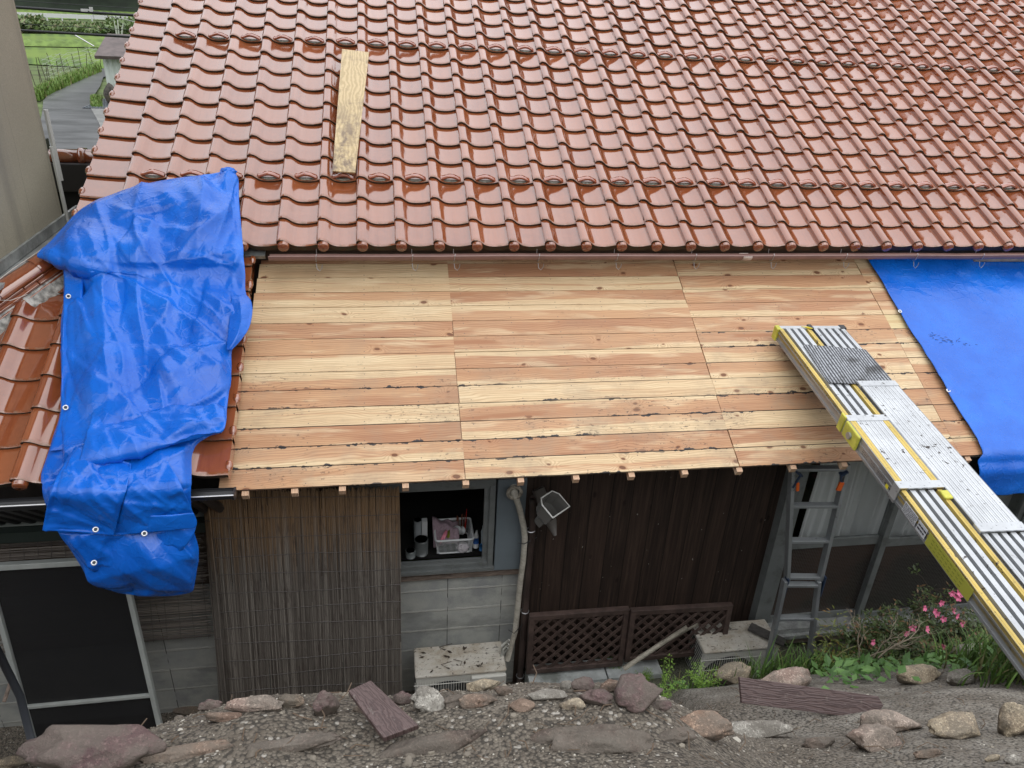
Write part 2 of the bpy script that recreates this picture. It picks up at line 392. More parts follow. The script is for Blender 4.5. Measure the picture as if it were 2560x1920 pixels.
    c = t.mix(t.math('MULTIPLY', t.math('MULTIPLY', spk, patch), t.math('MULTIPLY_ADD', dirt, .8, .25)), c, (.085, .055, .04))
    # tar left along the joints
    edge = t.math('MULTIPLY', t.math('ABSOLUTE', t.math('SUBTRACT', v, .5)), 2.)
    tar = t.math('ADD', edge, t.math('MULTIPLY', t.math('SUBTRACT', t.noise(t.scl(P, (13, 15, 1)), 1., 4, .6), .5), 1.4))
    tar = t.math('MULTIPLY', t.ramp(t.math('MULTIPLY_ADD', dirt, .09, tar), 1.04, 1.07), t.math('MULTIPLY', t.ramp(dirt, .3, .5), t.ramp(t.noise(t.comb(t.math('MULTIPLY', x, .8), t.math('MULTIPLY', y, 5.), 3.), 1.3, 2, .5), .47, .55)))
    c = t.mix(tar, c, (.035, .032, .034))
    dk = t.math('MULTIPLY', t.math('MULTIPLY', t.ramp(tone, .5, .62), t.ramp(tone, .82, .72)), t.ramp(hv, .22, .05)); c = t.mix(t.math('MULTIPLY', dk, t.ramp(t.noise(t.scl(P, (.8, 3, 1)), 1.4, 3), .50, .58)), c, (.36, .17, .085))
    olive = t.ramp(t.math('FRACT', t.math('MULTIPLY', seed, 7.31)), .80, .82, 0, .5); c = t.mix(t.math('MULTIPLY', olive, t.ramp(tone, .3, .1)), c, (.58, .50, .24))
    jl = t.math('MULTIPLY', t.ramp(edge, .955, .98), t.ramp(dirt, .4, .7, .05, .7)); c = t.mix(jl, c, (.05, .04, .035))
    nx = t.math('ABSOLUTE', t.math('SUBTRACT', t.math('FRACT', t.math('DIVIDE', x, .335)), .5)); nail = t.math('MULTIPLY', t.ramp(nx, .007, .012, 1, 0), t.ramp(t.math('ABSOLUTE', t.math('SUBTRACT', edge, .66)), .035, .06, 1, 0)); c = t.mix(t.math('MULTIPLY', nail, .8), c, (.12, .10, .09))
    bu = t.math('ADD', t.math('MULTIPLY', ring, -.25), t.math('MULTIPLY', fine, .5))
    return t.set(col=c, rough=t.ramp(c2[1], 0, 1, .52, .52), nrm=t.bump(bu, .14, .002), spec=.35)
M_BOARD = mat_boards()
def board_panel(name, x0a, x1a, x0b, x1b, tones, r0, parent, dirtf):
    """rows of boards; left/right ends run from (x0a,x1a) at the eave to (x0b,x1b) at row 16"""
    V = []; Fc = []; UV = []; AC = []; BD = []
    for j, tone in enumerate(tones):
        s0 = BW * (j + r0) + .0012; s1 = BW * (j + r0 + 1) - .0012; k = (j + r0) / 16.
        if j == 0: s0 -= .0
        jx = random.uniform(-.004, .004); jh = random.uniform(0, .0018); sd_ = random.random(); dirt = dirtf(j + r0)
        a = x0a + (x0b - x0a) * k + .0015 + jx; b = x1a + (x1b - x1a) * k - .0015 + jx
        nx = max(2, int((b - a) / .1))
        pts = []; t_ = .012
        bow = [random.uniform(-.0007, .0007) for _ in range(nx + 1)]
        base = len(V)
        for q in range(nx + 1):
            x = a + (b - a) * q / nx
            for (s, h, vv) in ((s0, -t_, 0), (s0 + .0012, jh, .01), (s1 - .0012, jh, .99), (s1, -t_, 1)):
                V.append(tuple(B0 + XA * x + dL * (s + bow[q]) + nL * h)); UV.append((x, s)); AC.append((vv, 0)); BD.append((tone, sd_, dirt))
        for q in range(nx):
            for m in range(3):
                Fc.append((base + q * 4 + m, base + (q + 1) * 4 + m, base + (q + 1) * 4 + m + 1, base + q * 4 + m + 1))
        Fc.append((base, base + 1, base + 2, base + 3)); e = base + nx * 4; Fc.append((e + 3, e + 2, e + 1, e))
        Fc += [(base + q * 4 + 3, base + (q + 1) * 4 + 3, base + (q + 1) * 4, base + q * 4) for q in range(nx)]
    me = bpy.data.meshes.new(name); me.from_pydata(V, [], Fc); me.materials.append(M_BOARD)
    for nm, dat in (('m', UV), ('across', AC)):
        l = me.uv_layers.new(name=nm); arr = np.array(dat, float); idx = np.zeros(len(me.loops), int); me.loops.foreach_get('vertex_index', idx)
        l.data.foreach_set('uv', arr[idx].ravel())
    at = me.attributes.new('bd', 'FLOAT_VECTOR', 'POINT'); at.data.foreach_set('vector', np.array(BD, float).ravel()); me.update()
    o = bpy.data.objects.new(name, me); col.objects.link(o); o.parent = parent; o.matrix_parent_inverse = Matrix.Translation(parent.location).inverted(); return o
BW = .1372
# heartwood share of nearly every board from the eave upwards
D = lambda j: (.75 if j < 4 else .55 if j < 6 else .2 if j < 8 else .02)
D3 = lambda j: (.75 if j < 3 else 1.1 if j == 3 else .8 if j == 4 else .6 if j < 8 else .15)
t1 = [.95, .50, 1.25, .03, .85, .68, .15, .72, 1.15, .02, .48, .05, .02, 1.4, .3, .5]  # one dark row near the top has the upper eave's shade in its tone
t2 = [.22, 1.3, .50, .70, .0, .78, .80, .62, .9, .5, .75, .08, 1.35, .45, .3, .6]
t3 = [.95, .80, .02, 1.3, .05, .55, .5, .65, .85, .8, .85, .75, .45, .3, .6, .4]
t4 = [.9, .95, 1.2, .9, .8, .7, .2, .5, .15, .6, .9, .3, .3, .6, .4, .4]
board_panel('roof_boards', -.98, .421, -.86, .431, t1, 0, house, D)
board_panel('roof_boards', .421, 2.150, .431, 2.165, t2, 0, house, D)
board_panel('roof_boards', 2.150, 3.71, 2.165, 3.66, t3, 0, house, D3)
board_panel('roof_boards', 3.71, 7.2, 3.66, 7.2, t4, 0, house, D3)
M_RAFT = NT('rafter_wood'); _P = M_RAFT.geo()
_g = M_RAFT.math('ABSOLUTE', M_RAFT.math('SUBTRACT', M_RAFT.math('FRACT', M_RAFT.math('MULTIPLY', M_RAFT.math('ADD', M_RAFT.sep(_P)[0], M_RAFT.math('MULTIPLY', M_RAFT.noise(_P, 4, 2), .06)), 130)), .5))
M_RAFT = M_RAFT.set(col=M_RAFT.mix(M_RAFT.ramp(_g, .1, .4), (.42, .22, .12), (.70, .50, .34)), rough=.6)
K = 2560 / 2212
for x, y in [(530, 1077), (637, 1069), (740, 1063), (876, 1054), (1006, 1046), (1124, 1038), (1243, 1032), (1362, 1026), (1477, 1021), (1595, 1018), (1712, 1014), (1822, 1008), (1955, 1001), (2087, 993)]:
    P = pl(x * K, y * K, B0 - nL * .035, nL); sft = .022
    c = B0 + XA * (P[0] * 1.0) - nL * (.014 + .021)
    b = MB(); b.box(c + dL * (.92 + sft), (.038, 1.94, .042), (XA, dL, nL)); b.build('rafter', M_RAFT, house)

# ------------------------------------------------------------------ gutters
M_GUT = simple('brown_gutter', srgb(128, 98, 90), .35, 0, 8, .12)
M_BLACK = simple('black_plastic', (.02, .02, .022), .35)
M_WIRE = simple('galvanised_hook', (.45, .45, .46), .35, .8)
def gutter(name, A, B, r, mat, parent, t=.003):
    A = np.array(A, float); B = np.array(B, float); n_ = max(2, int(np.linalg.norm(B - A) / .4)); b = MB(); rows = []
    d = (B - A) / np.linalg.norm(B - A); side = np.cross(d, [0, 0, 1]); side /= np.linalg.norm(side); up = np.array([0, 0, 1.])
    for q in range(n_ + 1):
        c = A + (B - A) * q / n_ + up * random.uniform(-.003, .003); ring = []
        ths = [PI + PI * k / 12 for k in range(13)]
        for th in ths: ring.append(c + side * r * math.cos(th) + up * r * math.sin(th))
        lip = c + side * r; ring += [lip + up * .004 + side * .004, lip + up * .008, lip + up * .004 - side * .006]
        for th in reversed(ths): ring.append(c + side * (r - t) * math.cos(th) + up * (r - t) * math.sin(th) + up * .0005)
        rows.append(ring)
    b.grid(np.array(rows), 0, True)
    return b.build(name, mat, parent, smooth=False)
GA = onY(672, 639, 5.14); GB = onY(2560, 636, 5.14); GBx = GA + (GB - GA) * 1.25
GA[2] -= .0; 
gut = gutter('gutter', GA, GBx, .036, M_GUT, house)
for px in (790, 1030, 1135, 1345, 1540, 1735, 1928, 2110, 2285, 2450):
    k = (px - 672) / (2560 - 672); P = onY(px, 639 - 3 * k, 5.14)
    b = MB(); c = P
    b.tube([c + np.array([0, .05, .03]), c + np.array([0, .045, -.035]), c + np.array([0, 0, -.045]), c + np.array([0, -.034, -.030]), c + np.array([0.003, -.042, .010]), c + np.array([.006, -.03, .018])], .0025, 6)
    if px > 1200 or True:
        b.tube([c + np.array([.0, -.02, -.05]), c + np.array([.004, -.03, -.085]), c + np.array([.022, -.03, -.10]), c + np.array([.036, -.03, -.08]), c + np.array([.04, -.03, -.055])], .0024, 6)
    b.build('gutter_hook', M_WIRE, gut)
M_PALE = simple('pale_joint', srgb(190, 175, 165), .5)
P = onY(1865, 637, 5.14); b = MB(); rows = []
for xx in (-.035, .035):
    rows.append([P + np.array([xx, .0385 * math.cos(th), .0385 * math.sin(th)]) for th in [PI + PI * k / 12 for k in range(13)]])
solid(b.grid(np.array(rows)).build('gutter_joint', M_PALE, gut, True), .003, 1)
# fascia under the upper eave
M_DARKW = simple('dark_eave_wood', (.045, .028, .02), .7, 0, 6, .3)
b = MB(); b.boxab((-2.05, 5.36, -1.60), (9.5, 5.39, -1.775)); b.box(U0 + XA * 4 - nU * .05 + dU * 2.6, (11.6, 5.1, .05), (XA, dU, nU)); b.build('eave_fascia', M_DARKW, house)
b = MB(); b.boxab((-1.85, 6.0, -6), (9, 6.1, -1.3)); b.boxab((-1.85, 5.40, -2.5), (9, 5.43, -1.68)); b.build('upper_wall', M_DARKW, house)
b = MB(); b.boxab((-1.93, 5.25, G), (-1.85, 11, -1.62)); b.build('gable_wall', simple('gable_boards', (.03, .022, .018), .8), house)
b = MB(); b.box(U0 + XA * -2.03 - nU * .10 + dU * 2.6, (.03, 5.1, .16), (XA, dU, nU)); b.build('bargeboard', M_DARKW, house)
# lower gutter
A_ = onY(-60, 1240, 3.655); B_ = onY(628, 1200, 3.655)
gl = gutter('gutter', (A_[0], 3.655, T0[2] - .055), (LOWR + .04, 3.655, T0[2] - .055), .042, M_BLACK, house); gl['label'] = 'black gutter under the lower tile roof'
b = MB(); b.tube([(A_[0], 3.612, T0[2] - .048), (LOWR + .04, 3.612, T0[2] - .048)], .0045, 8); b.build('gutter_lip', simple('bright_lip', (.75, .75, .75), .3, .7), gl)
b = MB(); x = LOWR + .04; ring = [np.array([x, 3.655 + .046 * math.cos(PI + PI * k / 12), T0[2] - .055 + .046 * math.sin(PI + PI * k / 12)]) for k in range(13)]
b.prism(ring, (1, 0, 0), .012); b.build('gutter_end_cap', M_BLACK, gl)
# small zinc flashing where the lower verge meets the upper eave
b = MB(); P = pl(632, 626, U0 - nU * .06, nU); b.box(P, (.17, .10, .004), (XA, dU, nU)); b.box(P - dU * .055 - nU * .01, (.17, .004, .03), (XA, dU, nU))
b.build('zinc_flashing', simple('zinc', (.28, .29, .28), .4, .6, 20, .3), house)
# ------------------------------------------------------------------ hip ridge on the lower roof
hd = (HB - HA); hl = np.linalg.norm(hd); hd /= hl; hs_ = np.cross(hd, nL); hs_ /= np.linalg.norm(hs_)   # points right/down
if hs_[0] < 0: hs_ = -hs_
hup = np.cross(hs_, hd); hup = hup if hup[2] > 0 else -hup
ridge = MB()
def hpt(l, s_, h): return HA + hd * l - hs_ * s_ + hup * h
ls = np.arange(-.9, 1.2, .30)
def hip_course(s0, h0, w, tk, ofs, seglen=.30, mi=0):
    l = -1.0 + ofs
    while l < .62:
        a = hpt(l, s0 + w / 2, h0); bb = hpt(l + seglen - .006, s0 + w / 2, h0 + .004)
        ridge.bar(a, bb, w, tk, hup + hs_ * .25, mi); l += seglen
hip_course(.00, .060, .10, .022, 0.02)
hip_course(.018, .088, .10, .022, 0.15)
hip_course(.036, .116, .10, .022, 0.06)
# cap: a rounded row of saddle tiles
for q in range(6):
    l0 = -1.1 + q * .285 + .08; rows = []
    for l in (0, .012, .24, .30):
        rr = .066 + (.008 if l < .02 else 0); ring = []
        for k in range(17):
            th = PI * k / 16; ring.append(hpt(l0 + l, 0.105 - rr * math.cos(th) * 1.0, .130 + rr * .62 * math.sin(th) + (.004 if l < .02 else 0)))
        rows.append(ring)
    ridge.grid(np.array(rows)); ridge.add(rows[0], [tuple(range(17))])
me_ = ridge.build('hip_ridge', M_TILE, low); bevel(me_, .004, 2)
at = me_.data.attributes.new('tv', 'FLOAT_VECTOR', 'POINT'); nv_ = len(me_.data.vertices)
at.data.foreach_set('vector', np.stack([np.full(nv_, .4), np.full(nv_, .2), np.zeros(nv_)], 1).ravel())
M_MORT = simple('old_mortar', (.42, .41, .38), .9, 0, 25, .55, .8, dirt=(.03, .03, .028), dscale=14)
mb = MB(); rows = []
for q in range(44):
    l = -1.0 + q * .037; w = random.uniform(-.012, .012)
    rows.append([hpt(l, -.055 + w * 2, -.01), hpt(l, -.045 + w, .02), hpt(l, -.012 + w * .7, .048 + w * .3), hpt(l, .012, .066), hpt(l, .05, .068)])
mb.grid(np.array(rows)).build('mortar', M_MORT, low, True)
# left slope of the hip roof (mostly hidden) and grey valley gutter along the neighbour's wall
M_ZINC = simple('grey_flashing', (.30, .31, .30), .45, .3, 7, .3, dirt=(.10, .10, .09), dscale=2)
XW = -2.41
fa = np.array(hpt(-.30, .20, .08)); fb = np.array(hpt(.35, .20, .04))
ms = MB(); ms.add([fa, fb, (XW + .02, fb[1] + .25, -1.76), (XW + .02, fa[1] - .1, -1.76)], [(0, 1, 2, 3)])
o = ms.build('valley_gutter', M_ZINC, house); solid(o, .004)
wa = onZ(0, 680, -1.72)
ms = MB(); ms.box((XW + .012, 4.8, -1.68), (.02, 3.2, .07)); ms.box((XW + .05, 4.8, -1.73), (.10, 3.2, .02)); ms.build('wall_flashing', M_ZINC, house)
# wires tied round the ridge
M_TWINE = simple('pale_wire', (.62, .58, .52), .6)
b = MB(); b.tube([hpt(-.55, .1, .178), hpt(-.3, .13, .176), hpt(-.1, .14, .178), hpt(.1, .13, .18), hpt(.3, .15, .178), hpt(.7, .15, .178)], .0022, 6)
b.tube([hpt(.16, .13, .18), hpt(.14, .08, .176), hpt(.10, .03, .15), hpt(.14, .0, .132), hpt(.24, -.005, .10)], .0022, 6)
b.tube([hpt(-.10, .13, .178), hpt(-.06, .08, .178), hpt(-.04, .03, .148)], .0022, 6)
b.build('tie_wire', M_TWINE, low, True)
print('HIP', HA, HB, hs_, hup)

# ------------------------------------------------------------------ walls under the eave
def wp(x, y, Y=WY): return onY(x, y, Y)
def mat_block():
    t = NT('concrete_blocks'); P = t.geo(); s = t.sep(P)
    ch, cw = .1955, .405
    z = t.math('DIVIDE', t.math('SUBTRACT', s[2], -3.745), ch); row = t.math('FLOOR', z)
    fz = t.math('ABSOLUTE', t.math('SUBTRACT', t.math('FRACT', z), .5))
    x = t.math('DIVIDE', t.math('SUBTRACT', s[0], .37), cw); fx = t.math('ABSOLUTE', t.math('SUBTRACT', t.math('FRACT', t.math('ADD', x, .5)), .5))
    cell = t.comb(t.math('FLOOR', t.math('ADD', x, .0)), row, 3.3)
    wn_ = t.n('ShaderNodeTexWhiteNoise'); t.put(wn_.inputs['Vector'], cell)
    c = t.mix(wn_.outputs['Value'], (.27, .28, .275), (.37, .38, .365))
    c = t.mix(t.ramp(t.noise(P, 5, 6, .65), .35, .68), c, (.43, .435, .40))
    c = t.mix(t.ramp(t.noise(t.scl(P, (1, 1, 2.2)), 2.4, 4, .6), .5, .75, 0, .6), c, (.16, .165, .155))
    mor = t.ramp(t.math('ADD', fz, t.math('MULTIPLY', t.math('SUBTRACT', t.noise(P, 18, 3), .5), .14)), .44, .475)
    c = t.mix(t.math('MULTIPLY', mor, .75), c, (.46, .455, .42))
    crack = t.math('MULTIPLY', t.ramp(fx, .004, .010, 1, 0), t.ramp(t.noise(P, 7, 2), .38, .5))
    c = t.mix(t.math('MULTIPLY', crack, .85), c, (.06, .06, .055))
    h = t.math('ADD', t.math('MULTIPLY', mor, .7), t.math('MULTIPLY', t.noise(P, 70, 4, .7), .35)); h = t.math('SUBTRACT', h, crack)
    return t.set(col=c, rough=.9, nrm=t.bump(h, .5, .008), spec=.2)
M_BLOCK = mat_block()
b = MB(); b.boxab((-4.6, WY, G - .3), (.905, WY + .12, -3.76)); b.build('block_wall', M_BLOCK, house)
b = MB(); b.boxab((-4.6, WY + .03, -3.76), (.035, WY + .12, -2.42)); b.build('upper_wall_panel', simple('brown_wall', (.10, .075, .055), .8, 0, 6, .3), house)
b = MB(); b.boxab((-4.6, WY - .03, -2.95), (1.0, WY + .03, -2.50))
b.build('eave_board', simple('dark_board', (.03, .022, .018), .8, 0, 9, .3), house)
def mat_siding():
    t = NT('charred_cedar_siding'); P = t.geo(); s = t.sep(P)
    x = t.math('DIVIDE', s[0], .155); fl = t.math('FLOOR', x); fx = t.math('FRACT', x)
    wn_ = t.n('ShaderNodeTexWhiteNoise'); t.put(wn_.inputs['Vector'], t.comb(fl, 2.2, 1.1)); rv_ = wn_.outputs['Value']
    Q = t.comb(t.math('ADD', s[0], t.math('MULTIPLY', rv_, 3.)), s[1], t.math('ADD', s[2], t.math('MULTIPLY', rv_, 7.)))
    c = t.mix(rv_, (.022, .015, .012), (.040, .025, .019))
    c = t.mix(t.ramp(t.noise(t.scl(Q, (60, 1, 2.2)), 1., 5, .7), .38, .7), c, (.062, .040, .030))
    c = t.mix(t.ramp(t.noise(t.scl(Q, (14, 1, .8)), 1., 3, .6), .45, .7, 0, .7), c, (.022, .015, .012))
    kn = t.vor(t.scl(Q, (6.5, 1, 3.2)), 1.); c = t.mix(t.math('MULTIPLY', t.ramp(kn.outputs['Distance'], .05, .13, 1, 0), .85), c, (.012, .007, .005))
    gap = t.ramp(t.math('ABSOLUTE', t.math('SUBTRACT', fx, .5)), .475, .49)
    c = t.mix(gap, c, (.006, .005, .004))
    dots = t.ramp(t.noise(t.scl(P, (1, 1, .5)), 55, 1, .3), .80, .83); c = t.mix(t.math('MULTIPLY', dots, .6), c, (.35, .33, .30))
    return t.set(col=c, rough=.65, nrm=t.bump(t.math('SUBTRACT', t.noise(t.scl(Q, (60, 1, 3)), 1., 4, .6), gap), .5, .004), spec=.3)
b = MB(); b.boxab((.935, WY + .02, -4.85), (2.86, WY + .10, -2.42)); b.build('cedar_siding', mat_siding(), house)
M_FRAME = simple('grey_aluminium', srgb(118, 122, 121), .42, .15, 8, .10, dirt=(.08, .08, .075), dscale=5)
M_PANEL = simple('grey_painted_steel', srgb(112, 122, 128), .5, .1, 3, .07)
M_OLDW = simple('weathered_wood', (.17, .13, .105), .85, 0, 12, .4, .3, stretch=(1, 1, 7), dirt=(.05, .04, .03))
b = MB(); b.boxab((.905, WY - .015, G - .2), (.955, WY + .03, -2.45)); b.build('corner_post', M_DARKW, house)
# kitchen window
zs = -3.70; zt = -3.00; xr = .690
win = MB(); win.boxab((-.30, WY - .045, zs), (xr, WY + .02, zs + .035)); win.boxab((-.30, WY - .065, zs - .03), (xr + .01, WY + .0, zs)); win.boxab((-.30, WY - .045, zt - .02), (xr, WY + .02, zt + .05))
win.boxab((xr - .04, WY - .05, zs), (xr, WY + .02, zt)); win.boxab((-.30, WY - .05, zs), (-.26, WY + .02, zt))
wf = win.build('kitchen_window', M_FRAME, house); bevel(wf, .003)
b = MB(); b.boxab((-.30, WY - .06, zs - .035), (xr + .012, WY - .055, zs - .027)); b.build('drip_edge', simple('bright_alu', (.6, .6, .62), .3, .7), wf)
b = MB(); b.boxab((xr - .075, WY - .03, zs + .035), (xr - .04, WY - .005, zt - .02)); b.boxab((-.26, WY - .03, zs + .035), (xr - .075, WY - .005, zs + .055)); b.build('sash', M_FRAME, wf)
b = MB(); b.boxab((-.30, WY - .03, zs - .11), (.90, WY + .02, zs - .032)); b.build('window_sill', M_OLDW, house)
b = MB(); b.boxab((xr + .012, WY - .05, -3.745), (.905, WY + .02, -2.95)); bevel(b.build('shutter_case', M_PANEL, house), .004)
b = MB()    # the dark kitchen behind the opening
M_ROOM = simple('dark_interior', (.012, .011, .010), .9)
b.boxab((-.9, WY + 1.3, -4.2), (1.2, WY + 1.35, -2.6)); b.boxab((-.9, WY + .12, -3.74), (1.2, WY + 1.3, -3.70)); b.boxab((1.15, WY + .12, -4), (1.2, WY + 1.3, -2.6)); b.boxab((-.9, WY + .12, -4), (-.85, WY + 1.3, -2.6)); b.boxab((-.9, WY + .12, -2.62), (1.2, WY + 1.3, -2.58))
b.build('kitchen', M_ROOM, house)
# sliding windows on the right
M_GLASS = NT('window_glass'); _gl = M_GLASS.n('ShaderNodeBsdfGlossy'); _gl.inputs['Roughness'].default_value = .02; _tr = M_GLASS.n('ShaderNodeBsdfTransparent'); _tr.inputs['Color'].default_value = (.94, .95, .95, 1)
_fw = M_GLASS.n('ShaderNodeLayerWeight'); _fr = M_GLASS.n('ShaderNodeMath', operation='MULTIPLY_ADD'); _pw = M_GLASS.math('POWER', _fw.outputs['Facing'], 4.); M_GLASS.l(_pw, _fr.inputs[0]); _fr.inputs[1].default_value = .5; _fr.inputs[2].default_value = .03; _mx = M_GLASS.n('ShaderNodeMixShader'); M_GLASS.l(_fr.outputs[0], _mx.inputs[0]); M_GLASS.l(_tr.outputs[0], _mx.inputs[1]); M_GLASS.l(_gl.outputs[0], _mx.inputs[2]); M_GLASS.l(_mx.outputs[0], M_GLASS.out.inputs[0]); M_GLASS = M_GLASS.m
def mat_wired():
    t = NT('wired_glass'); P = t.geo(); s = t.sep(P)
    gx = t.math('ABSOLUTE', t.math('SUBTRACT', t.math('FRACT', t.math('DIVIDE', s[0], .0145)), .5)); gz = t.math('ABSOLUTE', t.math('SUBTRACT', t.math('FRACT', t.math('DIVIDE', s[2], .0145)), .5))
    ln = t.math('MAXIMUM', t.ramp(gx, .38, .46), t.ramp(gz, .38, .46))
    c = t.mix(t.ramp(t.noise(P, 1.7, 3), .4, .62), (.022, .018, .016), (.052, .030, .023))  # the brown is a reflection painted into the pane colour
    c = t.mix(ln, c, (.085, .085, .08))
    return t.set(col=c, rough=.18, nrm=t.bump(ln, .35, .003), spec=.6)
M_WIRED = mat_wired()
M_CURT = simple('grey_curtain', (.78, .79, .78), .9)
z_mid = -3.72; z_bot = -4.53; z_top = -2.46
def slider(x0, x1, Y, lower, nm='sliding_window'):
    b = MB(); w = .05
    b.boxab((x0, Y - .035, z_bot), (x0 + w, Y, z_top)); b.boxab((x1 - w, Y - .035, z_bot), (x1, Y, z_top)); b.boxab((x0 + w, Y - .033, z_bot), (x1 - w, Y - .002, z_bot + .07)); b.boxab((x0 + w, Y - .033, z_mid - .045), (x1 - w, Y - .002, z_mid + .035)); b.boxab((x0 + w, Y - .033, z_top - .06), (x1 - w, Y - .002, z_top))
    f_ = b.build(nm, M_FRAME, house); bevel(f_, .003)
    q = MB(); q.boxab((x0 + w, Y - .02, z_mid + .035), (x1 - w, Y - .016, z_top - .06)); q.build('clear_pane', M_GLASS, f_)
    q = MB(); q.boxab((x0 + w, Y - .02, z_bot + .07), (x1 - w, Y - .016, z_mid - .045)); q.build('wired_pane', lower, f_)
    return f_
slider(2.98, 3.84, WY + .02, M_WIRED); slider(3.79, 4.98, WY - .02, M_WIRED)
for xa_, xb_ in ((2.86, 2.98), (4.98, 5.07)): b = MB(); b.boxab((xa_, WY - .07, z_bot - .06), (xb_, WY + .10, z_top)); b.build('window_jamb', M_FRAME, house)
b = MB(); b.boxab((2.86, WY - .10, z_bot - .05), (7.2, WY + .10, z_bot)); b.boxab((2.86, WY - .13, z_bot - .085), (7.2, WY + .10, z_bot - .05)); b.build('window_track', simple('track', srgb(150, 152, 150), .45, .3, 20, .25, dirt=(.1, .1, .1), dscale=8), house)
b = MB(); b.boxab((2.86, WY - .10, z_bot - .16), (7.2, WY + .1, z_bot - .086)); b.build('timber_sill', M_OLDW, house)
b = MB(); b.boxab((2.86, WY - .02, G - .2), (7.2, WY + .1, z_bot - .17)); b.build('foundation', M_BLOCK, house)
slider(5.07, 6.12, WY - .0, M_WIRED); slider(6.12, 7.15, WY + .0, M_WIRED)
b = MB(); b.boxab((5.05, WY - .10, -3.40), (7.2, WY - .04, -2.4)); b.build('shutter_panel', simple('pale_shutter', srgb(128, 138, 142), .5, .0, 2, .12), house)
rows = []; n_ = 420
for z in np.linspace(z_bot - .02, z_top, 12):
    rr = []
    for k in range(n_):
        x = 3.22 + (7.1 - 3.22) * k / (n_ - 1); ph = x / .155 * 2 * PI
        a = .045 * (math.sin(ph + .9 * math.sin(x * 5.1)) ** 3 * .8 + .4 * math.sin(ph * .5 + 2)) * (1 - .15 * (z - z_bot))
        rr.append((x + .012 * math.sin(z * 3 + x * 9), WY + .22 + a * 1.6, z))
    rows.append(rr)
MB().grid(np.array(rows)).build('curtain', M_CURT, house, True)
b = MB(); b.boxab((2.9, WY + 1.6, -4.7), (7, WY + 1.65, -2)); b.boxab((2.88, WY + .12, -4.6), (2.95, WY + 1.6, -2.5)); b.boxab((2.9, WY + .1, -4.72), (7, WY + 1.6, -4.66)); b.boxab((2.95, WY + .5, -4.66), (3.6, WY + .9, -4.0))
b.build('veranda_room', simple('veranda_timber', (.05, .026, .014), .6, 0, 5, .4), house)
# end wall of the lean-to
b = MB(); b.boxab((7.15, WY, G), (7.25, 8.5, -2)); b.build('end_wall', M_DARKW, house)
# concrete step under the lattice
b = MB()
for x0_, x1_ in ((.985, 1.60), (1.61, 2.05)): b.boxab((x0_, 4.02, -5.05), (x1_, 4.22, -4.70))
bevel(b.build('concrete_kerb', simple('pale_concrete', (.40, .42, .41), .85, 0, 9, .2, .3, dirt=(.12, .13, .11)), house), .006)
# brown downpipe with its rain head, and a vent pipe stub
M_BROWNP = simple('brown_pipe', (.05, .035, .03), .35, 0, 5, .3)
dp = MB(); p1 = wp(1332, 1262, 4.2); dp.tube([p1 + np.array([-.005, .0, .06]), p1, (.955, 4.21, -3.3), (.948, 4.21, -3.8), (.945, 4.21, -5.0)], .024, 14)
dpo = dp.build('downpipe', M_BROWNP, house, True)
b = MB()
for z in (-3.36, -4.12, -4.80): b.tube([(.945 + .029 * math.cos(a), 4.21 + .029 * math.sin(a), z) for a in np.linspace(0, 2 * PI, 17)], .004, 6)
b.build('pipe_clip', M_WIRE, dpo)
M_CLEARP = NT('cloudy_plastic'); M_CLEARP = M_CLEARP.set(col=(.13, .125, .115), rough=.25, spec=.7)
h = MB()   # tilted grey rain head: open square box narrowing to a spout
o_ = wp(1388, 1262, 3.92); ax = np.array([[.76, .62, .0], [-.55, .68, .48], [.30, -.37, .88]]); ax = np.array([v / np.linalg.norm(v) for v in ax])
def hp(a, b_, c): return o_ + ax[0] * a + ax[1] * b_ + ax[2] * c
ring = [(-.085, -.06), (.085, -.06), (.085, .045), (.055, .085), (-.055, .085), (-.085, .045)]
lv = [(1.0, .0), (.93, -.035), (.86, -.11), (.45, -.17), (.42, -.23)]
h.grid(np.array([[hp(a * k, b_ * k, c) for a, b_ in ring] for k, c in lv]), 0, True)
ho = h.build('rain_head', M_CLEARP, house); solid(ho, .004)
b = MB(); pts = [hp(a * 1.02, b_ * 1.02, .0) for a, b_ in ring]; pts.append(pts[0]); b.tube(pts, .005, 6); b.build('rim', simple('rim', (.55, .55, .52), .4), ho)
b = MB(); a_ = wp(1345, 1222, 4.24); c_ = wp(1378, 1305, 4.12); b.tube([a_, c_ * .6 + a_ * .4, c_, c_ + np.array([.03, -.02, -.10])], [.045, .045, .04, .012], 16); b.build('elbow_pipe', simple('grey_brown_pipe', (.10, .09, .08), .5), house, True)

# ------------------------------------------------------------------ insulated pipe of the air conditioner
M_TAPE = simple('pipe_tape', (.52, .50, .44), .7, 0, 30, .2, .25, dirt=(.22, .19, .15), dscale=7)
def tape():
    t = NT('wrapped_tape'); P = t.geo(); s = t.sep(P); wv = t.math('FRACT', t.math('DIVIDE', t.math('ADD', s[2], t.math('MULTIPLY', s[0], .4)), .028))
    c = t.mix(t.ramp(t.noise(P, 16, 5, .65), .4, .7), (.50, .47, .40), (.36, .33, .27)); c = t.mix(t.ramp(wv, .9, .98, 0, .5), c, (.15, .14, .12))
    return t.set(col=c, rough=.65, nrm=t.bump(t.math('ADD', wv, t.noise(P, 30, 3)), .3, .003))
M_TAPE = tape()
pp = [(1286, 1232), (1296, 1262), (1308, 1310), (1312, 1345), (1308, 1400), (1300, 1460), (1294, 1520), (1288, 1580), (1276, 1622), (1268, 1650)]
b = MB(); pts = [wp(x, y, 4.20 + (0 if k < 7 else -.02 * (k - 6))) for k, (x, y) in enumerate(pp)]; pts = [pts[0] + np.array([0, .09, .02])] + pts
